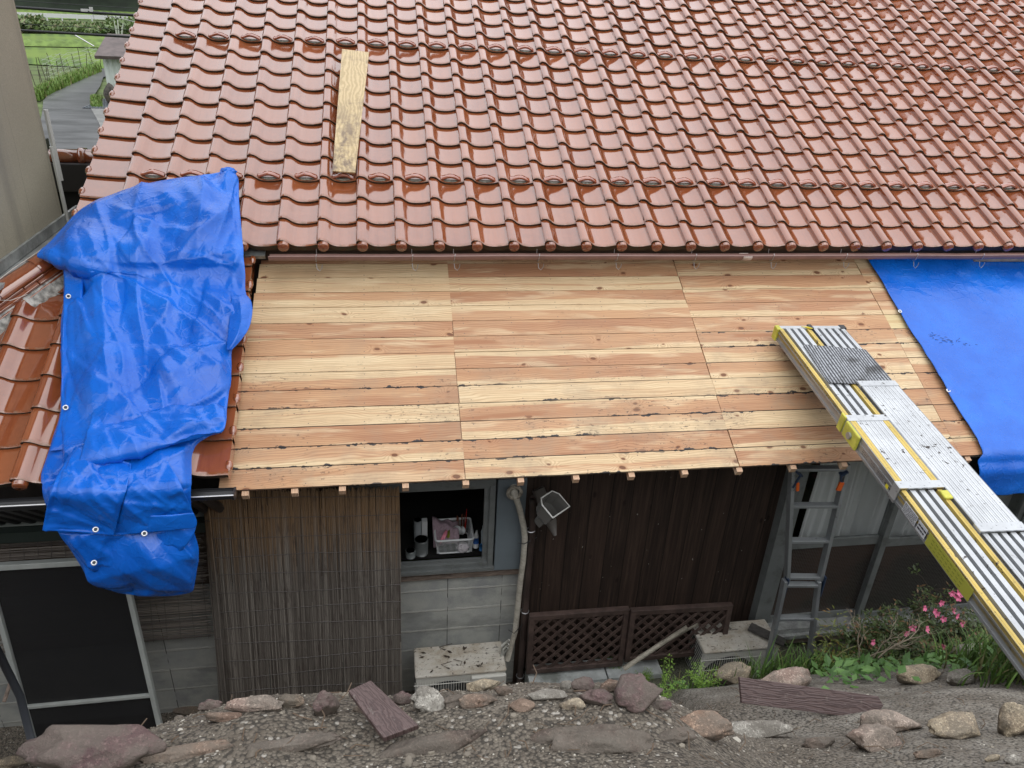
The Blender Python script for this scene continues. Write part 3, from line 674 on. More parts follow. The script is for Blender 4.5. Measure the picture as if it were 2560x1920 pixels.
b.tube(pts, [.026, .027] + [.021] * (len(pts) - 2), 14); pipe = b.build('insulated_pipe', M_TAPE, None, True); tag(pipe, 'pale tape-wrapped pipe running down the block wall to the air conditioner', 'pipe')
b = MB(); c = pts[1]; b.tube([c + np.array([.045 * math.cos(a), -.005, .045 * math.sin(a) + .005]) for a in np.linspace(0, 2 * PI, 15)], .014, 8); b.build('wall_putty', simple('putty', (.30, .27, .22), .9, 0, 40, .4, .5), pipe, True)
b = MB(); pz = wp(1310, 1357, 4.17); b.tube([pz + np.array([-.04, 0, 0]), pz + np.array([0, -.012, 0]), pz + np.array([.10, .05, .0])], .003, 6)
pz = wp(1284, 1576, 4.13); b.tube([pz + np.array([-.04, 0, 0.01]), pz + np.array([0, -.03, 0]), pz + np.array([.10, .08, .0])], .003, 6); b.build('black_tie', M_BLACK, pipe)
b = MB()
for k in range(3):
    a_ = wp(1273 - 2 * k, 1600 + 10 * k, 4.07); b.tube([a_, a_ + np.array([-.05 + .01 * k, -.0, -.05]), a_ + np.array([-.055 + .02 * k, -.02, -.14]), a_ + np.array([-.06, -.05, -.20])], .011, 8)
b.build('copper_line', simple('pale_line', (.5, .5, .45), .5), pipe, True)

# ------------------------------------------------------------------ air conditioners
M_AC = simple('ivory_enamel', (.56, .55, .50), .45, 0, 5, .06)
def ac_top_mat():
    t = NT('soiled_ac_top'); P = t.geo()
    c = t.mix(t.ramp(t.noise(P, 7, 5, .7), .4, .7), (.52, .49, .43), (.36, .31, .24)); c = t.mix(t.ramp(t.noise(P, 46, 4, .7), .60, .67), c, (.07, .055, .04))
    c = t.mix(t.ramp(t.noise(t.scl(P, (1, 3, 1)), 14, 3, .6), .63, .68, 0, .8), c, (.045, .04, .035)); return t.set(col=c, rough=.7)
M_ACT = ac_top_mat()
def aircon(name, c, w, d, h, label, front=True, dirt=1):
    root = empty(name, (c[0], c[1], c[2]), label, 'air conditioner', None); x0, x1 = c[0] - w / 2, c[0] + w / 2; y0, y1 = c[1] - d / 2, c[1] + d / 2; z1 = c[2] + h
    b = MB(); b.boxab((x0, y0, c[2] + .02), (x1, y1, z1 - .03)); bevel(b.build('casing', M_AC, root), .012, 3)
    b = MB(); b.boxab((x0 - .006, y0 - .008, z1 - .03), (x1 + .006, y1 + .004, z1)); bevel(b.build('top_cover', M_ACT, root), .014, 3)
    b = MB()
    for k in range(4): yy = y0 + d * (.2 + .2 * k); b.boxab((x0 + .03, yy - .004, z1 - .001), (x1 - .03, yy + .004, z1 + .004))
    bevel(b.build('top_rib', M_ACT, root), .002)
    gx = x0 + w * .36; gz = c[2] + h * .47; R_ = h * .40
    b = MB(); b.tube([(gx, y0 - .002, gz), (gx, y0 - .004, gz)], R_, 40); b.build('fan_opening', M_BLACK, root)
    b = MB()
    for k in range(5):
        a0 = k * 2 * PI / 5; P4 = [(gx, y0 - .006, gz)]; 
        for q in range(6): a = a0 + q * .17; P4.append((gx + R_ * .9 * math.cos(a), y0 - .006 - .01 * q / 5, gz + R_ * .9 * math.sin(a)))
        b.add(P4, [tuple(range(7))])
    b.build('fan', simple('fan_blade', (.10, .10, .10), .5), root)
    b = MB(); nb = 27
    for k in range(nb):
        x = gx - R_ * 1.08 + R_ * 2.16 * k / (nb - 1); b.tube([(x, y0 - .004, gz + R_ * 1.05), (x, y0 - .022, gz + R_ * .98), (x, y0 - .022, gz - R_), (x, y0 - .004, gz - R_ * 1.05)], .0022, 5)
    for k in range(5): z = gz - R_ * .95 + R_ * 1.9 * k / 4; b.tube([(gx - R_ * 1.12, y0 - .014, z), (gx + R_ * 1.12, y0 - .014, z)], .0032, 5)
    b.build('grille', M_AC, root)
    b = MB()
    for k in range(16):
        z = c[2] + .06 + (h - .12) * k / 15; b.boxab((x0 - .003, y0 + .03, z), (x0 + .001, y1 - .03, z + .012))
    b.build('side_slot', simple('slot', (.05, .05, .05), .6), root)
    b = MB(); b.boxab((x0 + .08, y0 - .02, c[2] - .03), (x0 + .13, y1 + .02, c[2] + .02)); b.boxab((x1 - .13, y0 - .02, c[2] - .03), (x1 - .08, y1 + .02, c[2] + .02)); b.build('foot', M_AC, root)
    return root
a1 = aircon('air_conditioner', (.445, 4.065, -4.955), .655, .27, .56, 'ivory air conditioner littered with dead leaves below the kitchen window')
b = MB(); b.boxab((.52, 3.905, -4.90), (.775, 3.935, -4.44)); bevel(b.build('service_cover', M_AC, a1), .006)
b = MB()
for q in range(3):
    x = random.uniform(.3, .65); y = random.uniform(3.97, 4.15)
    b.tube([(x, y, -4.388), (x + random.uniform(-.05, .05), y + .03, -4.380), (x + random.uniform(-.08, .08), y + .06, -4.388)], .0022, 5)
for q in range(16):
    x = random.uniform(.16, .72); y = random.uniform(3.95, 4.17); r = random.uniform(.006, .017); a = random.random() * PI; 
    pts = [(x + r * math.cos(a + k * PI / 3) * (1.5 if k % 3 == 0 else .6), y + r * math.sin(a + k * PI / 3) * (1.5 if k % 3 == 0 else .6), -4.388 + random.uniform(0, .006)) for k in range(6)]
    b.add(pts, [tuple(range(6))])
tag(b.build('dead_leaves', simple('dead_leaf', (.05, .035, .025), .9)), 'dark dead leaves and twigs scattered on the ivory air conditioner', 'leaves', None, 'stuff')
a2_ = aircon('air_conditioner', (2.62, 4.07, -4.96), .62, .28, .56, 'dusty air conditioner with louvred side standing right of the dark lattice')
# ------------------------------------------------------------------ lattice panels
M_LAT = simple('brown_stained_wood', (.075, .05, .042), .55, 0, 14, .3, .2, stretch=(1, 1, 1))
def lattice(name, A, Bx, zb, zt_a, zt_b, Y, label, lean=0.0):
    x0, x1 = A, Bx; root = empty(name, ((x0 + x1) / 2, Y, zb), label, 'trellis', 'brown lattice panels against the siding')
    def pt(u, v, dy=0): zt = zt_a + (zt_b - zt_a) * u; return np.array([x0 + (x1 - x0) * u, Y + dy + lean * v, zb + (zt - zb) * v])
    b = MB(); w = .045
    b.bar(pt(0, 1), pt(1, 1), .045, w); b.bar(pt(0, 0) + (0, 0, .02), pt(1, 0) + (0, 0, .02), .035, w); b.bar(pt(0, 0) + (.02, 0, .02), pt(0, 1) + (.02, 0, -.01), .04, w, (0, 1, 0)); b.bar(pt(1, 0) + (-.02, 0, .02), pt(1, 1) + (-.02, 0, -.01), .04, w, (0, 1, 0))
    bevel(b.build('frame', M_LAT, root), .003)
    b = MB(); H_ = zt_a - zb; L = x1 - x0; st = .098
    for sg, dy in ((1, -.007), (-1, .007)):
        k = -H_
        while k < L + H_:
            # line x = k + sg*z
            p = []
            for z in (.03, H_ - .03): p.append((k + (z if sg > 0 else H_ - z), z))
            (xa, za), (xb, zb_) = p
            if xa > xb: xa, za, xb, zb_ = xb, zb_, xa, za
            lo, hi = .03, L - .03
            if xb > lo and xa < hi:
                if xa < lo: tt = (lo - xa) / (xb - xa); za += (zb_ - za) * tt; xa = lo
                if xb > hi: tt = (hi - xa) / (xb - xa); zb_ = za + (zb_ - za) * tt; xb = hi
                if xb - xa > .02: b.bar(pt(xa / L, za / H_, dy), pt(xb / L, zb_ / H_, dy), .010, .023, (0, 0, 1))
            k += st
    b.build('slats', M_LAT, root); return root
lattice('lattice_panel', .965, 1.735, -4.66, -4.115, -4.12, 4.11, 'left brown lattice panel, whole and upright beside the downpipe', .03)
lattice('lattice_panel', 1.740, 2.56, -4.60, -4.12, -4.14, 4.09, 'right brown lattice panel, behind the slanting pale pole', .03)
b = MB(); b.tube([wp(1560, 1672, 3.93), wp(1640, 1618, 3.95), wp(1718, 1568, 3.97)], [.019, .019, .018], 10); b.tube([wp(1600, 1640, 3.96), wp(1660, 1606, 3.96), wp(1745, 1560, 3.98)], .010, 8)
tag(b.build('garden_pole', simple('pale_pole', (.34, .31, .25), .6, 0, 20, .3), None, True), 'weathered pale pole slanting across the right lattice panel', 'pole')

# ------------------------------------------------------------------ reed screen (vertical reeds)
M_REED = NT('reeds'); _a = M_REED.sep(M_REED.attr('tv').outputs['Vector']); _P = M_REED.geo(); _s = M_REED.sep(_P)
_c = M_REED.mix(_a[0], (.095, .080, .068), (.25, .225, .195)); _top = M_REED.ramp(M_REED.math('ADD', _s[2], M_REED.math('MULTIPLY', _a[1], .35)), -3.35, -2.75)
_c = M_REED.mix(M_REED.math('MULTIPLY', _top, .8), _c, (.25, .145, .065)); _c = M_REED.mix(M_REED.ramp(M_REED.noise(M_REED.scl(_P, (30, 30, 5)), 1, 4, .7), .5, .7, 0, .6), _c, (.06, .045, .038))
M_REED = M_REED.set(col=_c, rough=.6)
def reeds(name, quad, n, r, vertical, mat, label, cat, nstr, sag, colr=None, thick=2, Y0=None):
    """quad: four corners TL,TR,BR,BL"""
    TL, TR, BR, BL = [np.array(q, float) for q in quad]; V = MB(); tv = []
    for k in range(n):
        u = (k + random.uniform(-.3, .3)) / n; ly = random.choice([0, 1]) * r * 1.1
        a0 = random.uniform(0, .02) if random.random() < .8 else random.uniform(0, .5); a1 = 1 - random.uniform(0, .03) if random.random() < .8 else random.uniform(.6, 1)
        if vertical: p, q = TL + (TR - TL) * u, BL + (BR - BL) * u
        else: p, q = TL + (BL - TL) * u, TR + (BR - TR) * u
        rr = r * random.uniform(.6, 1.25); pts = []; ph = random.random() * 6
        for t_ in np.linspace(a0, a1, 7):
            P = p + (q - p) * t_; j = (.0022 * math.sin(t_ * 9 + ph)); P = P + (np.array([j, ly - r, 0]) if vertical else np.array([0, ly - r, j])); pts.append(P)
        b0 = len(V.v); V.tube(pts, rr, 4, False); tv += [(random.random() ** 1.4, random.random(), 0)] * (len(V.v) - b0)
    o = V.build(name, mat, None, True); at = o.data.attributes.new('tv', 'FLOAT_VECTOR', 'POINT'); at.data.foreach_set('vector', np.array(tv, float).ravel())
    tag(o, label, cat)
    S = MB()
    for k in range(nstr):
        t_ = (k + .45) / nstr; pts = []
        for u in np.linspace(0, 1, 22):
            P = (TL + (TR - TL) * u) * (1 - t_) + (BL + (BR - BL) * u) * t_ if vertical else (TL + (BL - TL) * u) * (1 - t_) + (TR + (BR - TR) * u) * t_
            w = sag * math.sin(u * 5 + k * 1.7) * (.3 + t_) + random.uniform(-.003, .003) * (1 if vertical else .6)
            P = P + (np.array([0, -r * 2.6, w]) if vertical else np.array([w, -r * 2.4, 0])); pts.append(P)
        S.tube(pts, .0022 if vertical else .0015, 4, False)
    S.build('binding_wire', simple('binding', (.10, .09, .085), .7), o); return o
rs = reeds('reed_screen', (wp(507, 1222, 4.08), wp(999, 1215, 4.08), wp(1006, 1752, 4.02), wp(557, 1790, 4.02)), 470, .0042, True, M_REED, 'tall grey-brown reed screen hanging between the blue tarp and kitchen window', 'reed screen', 13, .012)
reeds('reed_screen', (wp(507, 1225, 4.10), wp(520, 1225, 4.02), wp(572, 1790, 3.98), wp(552, 1790, 4.06)), 14, .006, True, M_REED, 'narrow rolled edge of reeds at the left side of the reed screen', 'reed screen', 4, .0)
M_BLIND = NT('blind_splints'); _a = M_BLIND.sep(M_BLIND.attr('tv').outputs['Vector']); M_BLIND = M_BLIND.set(col=M_BLIND.mix(_a[0], (.09, .075, .065), (.26, .225, .19)), rough=.7)
reeds('bamboo_blind', (wp(-60, 1292, 4.2), wp(505, 1262, 4.2), wp(541, 1592, 4.2), wp(-60, 1640, 4.2)), 150, .0032, False, M_BLIND, 'horizontal split bamboo blind behind the screen door', 'blind', 17, .001)
b = MB(); b.boxab((-3.2, 4.16, -3.06), (-1.05, 4.26, -2.985)); b.build('blind_rail', simple('grey_rail', (.20, .22, .20), .5), house)
b = MB(); b.boxab((-3.2, 4.10, -3.14), (-1.05, 4.2, -3.065)); b.build('green_rail', simple('dark_green_rail', (.02, .03, .025), .5), house)
b = MB()
for k in range(26): x = -3.2 + k * .085; b.tube([(x, 4.13, -2.99), (x + .0, 3.75, -2.62)], .03, 8)
b.build('corrugated_soffit', M_BLACK, house)

# ------------------------------------------------------------------ leaning screen door at the lower left
M_DFR = simple('pale_aluminium', srgb(168, 172, 168), .45, .2, 12, .08)
M_MESH = NT('insect_mesh'); M_MESH.set(col=(.016, .016, .017), rough=.5, spec=.3, alpha=.80); M_MESH = M_MESH.m
dY = 3.80
q_tl = onY(-34, 1418, 3.98); q_tr = onY(304, 1398, 3.98); q_br = onY(423, 1915, 3.66); q_bl = onY(112, 1950, 3.66)
W_ = np.linalg.norm(q_br - q_bl)
door = empty('screen_door', (q_bl + q_br) / 2, 'dark insect screen door in a pale aluminium frame leaning at the lower left', 'screen door')
dn = np.cross(q_tr - q_tl, q_bl - q_tl); dn /= np.linalg.norm(dn)
if dn[1] > 0: dn = -dn
q_bl = q_bl + (q_bl - q_tl) * .06; q_br = q_br + (q_br - q_tr) * .06
b = MB(); fw = .038
b.bar(q_tl, q_tr, .035, .05, dn); b.bar(q_tl, q_bl, .030, fw, dn); b.bar(q_tr, q_br, .030, fw, dn); b.bar(q_bl, q_br, .03, .06, dn)
ml = q_tl + (q_bl - q_tl) * .60; mr = q_tr + (q_br - q_tr) * .60; b.bar(ml, mr, .022, .028, dn)
bevel(b.build('frame', M_DFR, door), .003)
b = MB(); b.add([q_tl - dn * .01, q_tr - dn * .01, q_br - dn * .01, q_bl - dn * .01], [(0, 1, 2, 3)]); solid(b.build('mesh', M_MESH, door), .002)
b = MB(); b.tube([wp(-25, 1590, 3.5), wp(50, 1740, 3.5), wp(78, 1850, 3.5)], .022, 12); tag(b.build('drain_hose', simple('dark_hose', (.05, .055, .065), .5), None, True), 'dark blue-grey hose beside the screen door at the left edge', 'hose')
b = MB(); b.tube([wp(10, 1755, 3.7), wp(42, 1660, 3.9)], .012, 8); b.build('stick', M_OLDW, None); tag(bpy.data.objects['stick'], 'thin wooden stick behind the dark hose at the left edge', 'stick')

# ------------------------------------------------------------------ things on the kitchen counter
ky = WY + .06; kz = zs + .045
M_WPL = simple('white_plastic', (.62, .64, .64), .4)
def kp(x, y, Y): return onY(x, y, Y)
bk = empty('dish_basket', kp(1132, 1388, ky + .12), 'white wire dish basket on the counter inside the kitchen window', 'dish rack')
def bx_ring(z, x0, x1, y0, y1, r=.02):
    pts = []
    for cx, cy, a0 in ((x1 - r, y1 - r, 0), (x0 + r, y1 - r, PI / 2), (x0 + r, y0 + r, PI), (x1 - r, y0 + r, 1.5 * PI)):
        for q in range(5): a = a0 + q * PI / 8; pts.append((cx + r * math.cos(a), cy + r * math.sin(a), z))
    return pts + [pts[0]]
cbx0, cbx1, cby0, cby1 = .285, .560, ky - .01, ky + .24
b = MB(); b.tube(bx_ring(kz + .13, cbx0, cbx1, cby0, cby1), .008, 8); b.tube(bx_ring(kz + .01, cbx0 + .02, cbx1 - .02, cby0 + .01, cby1 - .02), .006, 8)
for k in range(30):
    x = cbx0 + .012 + (cbx1 - cbx0 - .024) * k / 29; b.tube([(x, cby1, kz + .13), (x, cby1 - .01, kz + .01)], .0018, 4); b.tube([(x, cby0, kz + .13), (x, cby0 + .01, kz + .01)], .0018, 4)
for k in range(20):
    y = cby0 + .012 + (cby1 - cby0 - .024) * k / 19; b.tube([(cbx0, y, kz + .13), (cbx0 + .015, y, kz + .01)], .0018, 4); b.tube([(cbx1, y, kz + .13), (cbx1 - .015, y, kz + .01)], .0018, 4)
b.build('wire_basket', M_WPL, bk)
def disc(name, c, r, n, mat, label, cat, depth=.02):
    n = np.array(n, float); n /= np.linalg.norm(n); c = np.array(c); b = MB(); b.tube([c - n * depth, c - n * depth * .4, c, c + n * .001, c - n * depth * .25], [r * .45, r * .85, r, r * .94, r * .5], 26); return tag(b.build(name, mat, None, True), label, cat)
disc('plate', (.345, ky + .07, kz + .10), .062, (-.9, .5, .25), simple('pink_melamine', (.62, .20, .27), .4), 'pink plate standing on edge in the dish basket', 'plate')
disc('bowl', (.41, ky + .09, kz + .085), .052, (.5, -.6, .6), simple('olive_glaze', (.22, .24, .03), .4), 'olive green bowl in the middle of the dish basket', 'bowl', .04)
disc('saucer', (.452, ky + .12, kz + .115), .036, (-.3, -.8, .4), M_WPL, 'white oval dish standing beside the olive bowl', 'dish')
disc('saucer', (.487, ky + .12, kz + .112), .032, (-.7, -.5, .4), M_WPL, 'white dish leaning at the right of the basket', 'dish')
b = MB()
for k in range(7):
    x = .455 + k * .011; b.tube([(x, ky + .20, kz + .02), (x + random.uniform(-.008, .012), ky + .22, kz + .18 + random.uniform(-.02, .01))], .003, 5)
tag(b.build('chopsticks', simple('brown_lacquer', (.16, .05, .025), .4)), 'bundle of brown chopsticks standing in the dish basket', 'chopsticks')
b = MB(); b.tube([(.515, ky + .18, kz + .05), (.53, ky + .22, kz + .23)], [.005, .0025], 6); tag(b.build('chopstick', simple('red_lacquer', (.5, .02, .015), .3)), 'single bright red chopstick sticking out above the basket', 'chopstick')
rows = []
for i in range(16):
    rr = []
    for j in range(20):
        u, v = j / 19, i / 15; x = .272 + .19 * u; y = ky + .235 - .20 * v - .02 * u; z = kz + .165 - .10 * max(0, v - .35) ** 1.2 * 1.3 - .05 * u * (1 - v * .5) + .010 * math.sin(u * 13 + v * 4) + .008 * math.sin(v * 11 - u * 5)
        if v > .9 and u < .4: z -= .03 * (v - .9) * 10
        rr.append((x, y, z))
    rows.append(rr)
cl = MB().grid(np.array(rows)).build('dish_cloth', simple('mauve_cloth', (.30, .22, .25), .9, 0, 60, .15), None, True); solid(cl, .003); tag(cl, 'mauve dish cloth draped over the white basket', 'cloth')
M_CLR = simple('cloudy_jar', (.10, .11, .11), .25)
def jar(name, x, y, r, h, mat, label, cat, hollow=True):
    b = MB(); c = np.array([x, y, kz]); b.tube([c, c + (0, 0, h * .97), c + (0, 0, h), c + (0, 0, h), c + (0, 0, h * .98), c + (0, 0, h * .3)], [r * .95, r, r, r * .9, r * .86, r * .8], 24); return tag(b.build(name, mat, None, True), label, cat)
jar('glass_jar', .105, ky + .0, .036, .055, simple('jar_glass', (.16, .18, .18), .15), 'short open glass jar at the left end of the counter', 'jar')
jar('canister', .185, ky + .03, .050, .125, M_CLR, 'black lidded canister between the glass jar and the basket', 'canister')
jar('container', .165, ky + .17, .03, .19, simple('grey_box', (.25, .27, .28), .5), 'pale grey container standing behind the black canister', 'container')
b = MB(); b.boxab((.195, ky + .15, kz), (.235, ky + .2, kz + .185)); tag(bevel(b.build('carton', M_WPL), .004), 'narrow white carton behind the black canister', 'carton')
b = MB(); c = np.array([.585, ky + .06, kz]); b.tube([c, c + (0, 0, .10), c + (.004, 0, .13), c + (.004, 0, .15)], [.021, .020, .010, .007], 12); tu = tag(b.build('squeeze_bottle', M_WPL, None, True), 'white squeeze bottle with a blue label right of the basket', 'bottle')
b = MB(); b.tube([c + (0, 0, .04), c + (0, 0, .095)], .0215, 12); b.build('blue_label', simple('blue_label', (.03, .12, .42), .4), tu, True)
b = MB(); c = np.array([.652, ky + .07, kz]); b.tube([c, c + (-.008, 0, .13), c + (-.010, 0, .16), c + (-.01, 0, .18)], [.024, .022, .012, .012], 12); bo = tag(b.build('soap_bottle', simple('pale_bottle', (.42, .48, .5), .3), None, True), 'pale soap bottle against the right window frame', 'bottle')
b = MB(); c = np.array([.620, ky + .02, kz]); b.tube([c, c + (0, 0, .05)], .014, 12); tag(b.build('small_cup', simple('blue_cup', (.03, .16, .4), .4), None, True), 'small blue cup between the two bottles', 'cup')
b = MB(); rg_ = random.Random(3); c = np.array([.485, ky - .0, kz + .05])
rows = [[c + np.array([.045 * math.cos(a) * math.sin(f), .04 * math.sin(a) * math.sin(f), .04 * math.cos(f)]) * (1 + rg_.uniform(-.13, .13)) for a in np.linspace(0, 2 * PI, 14)[:-1]] for f in np.linspace(.05, PI - .05, 9)]
b.grid(np.array(rows), 0, True); tag(b.build('plastic_bag', simple('clear_film', (.45, .42, .44), .15)), 'crumpled clear plastic bag at the front of the basket', 'bag')

# ------------------------------------------------------------------ embankment terrain
def sm(t): t = max(0., min(1., t)); return t * t * (3 - 2 * t)
PRL = [(-60, 5.5), (-16, 5.5), (-5, -.4), (-1.5, -1.2), (0.6, -1.25), (1.08, -1.53), (1.35, -1.71), (1.55, -1.88), (1.68, -2.05), (1.9, -2.6), (2.3, -3.8), (2.7, -4.93), (4.2, -4.96), (9, -4.96)]
PRR = [(-60, 5.5), (-16, 5.5), (-5, -.4), (-1.5, -1.2), (0.6, -1.36), (1.0, -1.72), (1.3, -2.02), (1.7, -2.36), (2.1, -2.70), (2.6, -3.2), (3.1, -3.76), (3.5, -4.30), (3.8, -4.72), (4.2, -4.78), (9, -4.8)]
def prof(P, y):
    for (a, za), (b_, zb) in zip(P, P[1:]):
        if y <= b_: k = (y - a) / (b_ - a); return za + (zb - za) * k
    return P[-1][1]
def ground_h(x, y):
    sh = .12 * sm((-.60 - x) / .35)                     # the crest comes nearer on the left
    yl = y if y < .8 else y + sh * sm((y - .8) / .6)
    a = prof(PRL, yl); b_ = prof(PRR, y); k = sm((x - .55 - .25 * max(0, min(2, y - 1.4))) / .7)
    z = a * (1 - k) + b_ * k + (.055 * sm((.1 - x) / .5) * sm((2.2 - y) / .5) * sm((y - .9) / .3)) + .070 * sm((x + .7) / .4) * sm((1.25 - x) / .4) * sm((2.1 - y) / .4) * sm((y - 1.05) / .3)
    amp = 1 if .3 < y < 3.9 else .4
    z += amp * ((.060 if y < 2.2 else .035) * mnoise.noise(Vector((x * 1.9, y * 2.6, 0))) + .018 * mnoise.noise(Vector((x * 5, y * 5, 3))))
    return z
def hit(px, py):
    d = ray(px, py); d = d / np.linalg.norm(d); t = .8; pt = .8
    while t < 9:
        P = d * t
        if P[2] < ground_h(P[0], P[1]): break
        pt = t; t += .02
    for _ in range(8):
        m = (t + pt) / 2; P = d * m
        if P[2] < ground_h(P[0], P[1]): t = m
        else: pt = m
    return d * t
def mat_soil():
    t = NT('gravelly_soil'); P = t.geo(); s = t.sep(P)
    vv = t.vor(P, 95.); v2 = t.vor(P, 42.); cc = t.sep(vv.outputs['Color'])
    soil = t.mix(t.ramp(t.noise(P, 2.3, 6, .65), .35, .65), (.10, .08, .062), (.19, .165, .135))
    right = t.ramp(t.math('ADD', s[0], t.math('MULTIPLY', t.noise(P, 1.6, 3), 1.2)), 1.6, 2.3)
    soil = t.mix(t.math('MULTIPLY', right, .8), soil, t.mix(t.ramp(t.noise(P, 5, 5, .7), .35, .65), (.17, .15, .125), (.34, .32, .28)))
    g = t.mix(cc[0], (.10, .085, .068), (.24, .21, .17)); g = t.mix(t.ramp(cc[1], .955, .965), g, (.46, .43, .38))
    grain = t.math('MULTIPLY', t.ramp(t.noise(P, 3.1, 4, .6), .30, .48), t.math('SUBTRACT', 1., t.math('MULTIPLY', right, .75)))
    c = t.mix(t.math('MULTIPLY', grain, .8), soil, g)
    c = t.mix(t.ramp(vv.outputs['Distance'], .45, .75, 0, .75), c, (.035, .032, .028))
    # moss on the far right bank
    c = t.mix(t.math('MULTIPLY', t.ramp(s[1], 2.6, 3.2), t.math('MULTIPLY', right, .6)), c, (.045, .055, .025))
    h = t.math('SUBTRACT', t.noise(P, 45, 5, .7), t.math('MULTIPLY', vv.outputs['Distance'], t.math('MULTIPLY_ADD', grain, 1., .25)))
    return t.set(col=c, rough=.85, nrm=t.bump(h, .8, .010), spec=.25)
M_SOIL = mat_soil()
xs = np.concatenate([np.linspace(-40, -6, 12), np.linspace(-5, -1.7, 20), np.linspace(-1.65, 4.6, 200), np.linspace(4.7, 9, 24), np.linspace(10, 45, 12)])
ys = np.concatenate([np.linspace(-60, -6, 14), np.linspace(-5, .7, 18), np.linspace(.74, 4.4, 150), np.linspace(4.6, 5.2, 3)])
b = MB(); b.grid(np.array([[(x, y, ground_h(x, y) - (0 if y < 4.41 else .3)) for x in xs] for y in ys]))
tag(b.build('embankment', M_SOIL, None, True), kind='structure')
# flat ground, fields, road
def flat(name, poly, z, mat, kind='structure'):
    b = MB(); b.add([(p[0], p[1], z) for p in poly], [tuple(range(len(poly)))]); return tag(b.build(name, mat), kind=kind)
M_GR = simple('rough_grass_ground', (.085, .12, .035), .9, 0, .9, .45, .3, dirt=(.14, .12, .06), dscale=.35)
flat('ground', [(-900, -60), (900, -60), (900, 900), (-900, 900)], G - .06, M_GR)
def mat_field():
    t = NT('rice_field'); P = t.geo(); s = t.sep(P)
    r = t.math('ABSOLUTE', t.math('SUBTRACT', t.math('FRACT', t.math('MULTIPLY', t.math('ADD', t.math('MULTIPLY', s[0], .93), t.math('MULTIPLY', s[1], .35)), 1.2)), .5))
    c = t.mix(t.ramp(r, .1, .35), (.11, .19, .025), (.065, .115, .02)); c = t.mix(t.ramp(t.noise(P, .12, 4), .4, .65), c, (.15, .22, .035))
    return t.set(col=c, rough=.9)
M_FIELD = mat_field(); M_DIKE = simple('dike_grass', (.14, .21, .05), .9, 0, 2, .3)
Z4 = lambda x, y: onZ(x / 5.53, y / 5.53, G)
def strip(y0a, y0b, y1a, y1b): # image rows at x=150 and x=2100 (zoom units), bottom and top
    return [Z4(-400, y0a)[:2], Z4(2600, y0b)[:2], Z4(2600, y1b)[:2], Z4(-400, y1a)[:2]]
flat('rice_field', strip(840, 1010, 640, 690), G, M_FIELD)
flat('rice_field', strip(585, 650, 455, 500), G, M_FIELD)
flat('rice_field', strip(240, 300, 128, 150), G, M_FIELD)
def berm(ya, yb, h, w, name, mat):
    b = MB(); A = Z4(-400, ya); B_ = Z4(2600, yb); rows = []
    for k in range(50):
        c = A + (B_ - A) * k / 49; hh = h * (.7 + .6 * random.random()); rows.append([c + (0, -w, 0), c + (0, -w * .3, hh), c + (0, w * .3, hh), c + (0, w, 0)])
    b.grid(np.array(rows)); return tag(b.build(name, mat, None, True), kind='structure')
berm(612, 668, .35, .8, 'field_dike', M_DIKE)
M_ASPH = simple('wet_asphalt', (.12, .122, .125), .30, 0, .9, .35, .15, spec=.6, stretch=(.5, 1.6, 1), dirt=(.19, .19, .19), dscale=.35)
Ls = [(1560, 925), (1400, 960), (1100, 1060), (800, 1170), (700, 1280), (600, 1400), (590, 1530), (560, 1700), (480, 2100)]
Rs = [(1900, 950), (1430, 1075), (1385, 1200), (1300, 1330), (1250, 1420), (1300, 1530), (1500, 1700), (1900, 2100)]
road = [Z4(*p)[:2] for p in Ls] + [Z4(*p)[:2] for p in reversed(Rs)]
flat('road', road, G + .03, M_ASPH)
M_CONC = simple('wet_concrete', (.19, .19, .18), .5, 0, 3, .2)
flat('verge_path', [Z4(*p)[:2] for p in [(1240, 1480), (1420, 1500), (1540, 1480), (1640, 1660), (1800, 2100), (1560, 2100), (1330, 1640)]], G + .045, M_CONC)
# drainage grating
b = MB(); gA = Z4(1440, 1440)
for k in range(8): b.box(gA + (0, 0, .06) + np.array([k * .11 - .3, 0, 0]), (.05, 3.2, .03))
for k in range(9): b.box(gA + (0, 0, .06) + np.array([.08, -1.5 + k * .37, .0]), (.85, .04, .03))
tag(b.build('drain_grating', simple('grating', (.16, .18, .20), .5, .4)), 'grey metal grating on the verge beside the road and shed', 'grating')
# leaf cards helper
def leaf(b, p, d, L, W, bend=0.3, mi=0, up=(0, 0, 1)):
    d = np.array(d, float); d /= np.linalg.norm(d); s_ = np.cross(d, up); nn = np.linalg.norm(s_)
    s_ = s_ / nn if nn > .05 else np.array([1., 0, 0]); n_ = np.cross(s_, d)
    a = p + d * L * .5 - n_ * bend * L * .10; e = p + d * L - n_ * bend * L * .45
    b.add([p, a + s_ * W / 2, e, a - s_ * W / 2], [(0, 1, 2, 3)], mi)
def blade(b, p, ang, L, W, lean, segs=5, mi=0):
    hd_ = np.array([math.cos(ang), math.sin(ang), 0]); s_ = np.array([-hd_[1], hd_[0], 0]); vs = []; pos = np.array(p, float)
    for k in range(segs + 1):
        t_ = k / segs; w = W * (1 - t_ ** 2.2) * .5 + .0003; vs += [pos + s_ * w, pos - s_ * w]
        th = lean * (t_ ** 1.2) ; pos = pos + (hd_ * math.sin(th) + np.array([0, 0, 1]) * math.cos(th)) * L / segs
    b.add(vs, [(2 * k, 2 * k + 1, 2 * k + 3, 2 * k + 2) for k in range(segs)], mi)
def rdir(rg=random):
    z = rg.uniform(-.4, 1); a = rg.uniform(0, 2 * PI); r = math.sqrt(max(0, 1 - z * z)); return np.array([r * math.cos(a), r * math.sin(a), z])
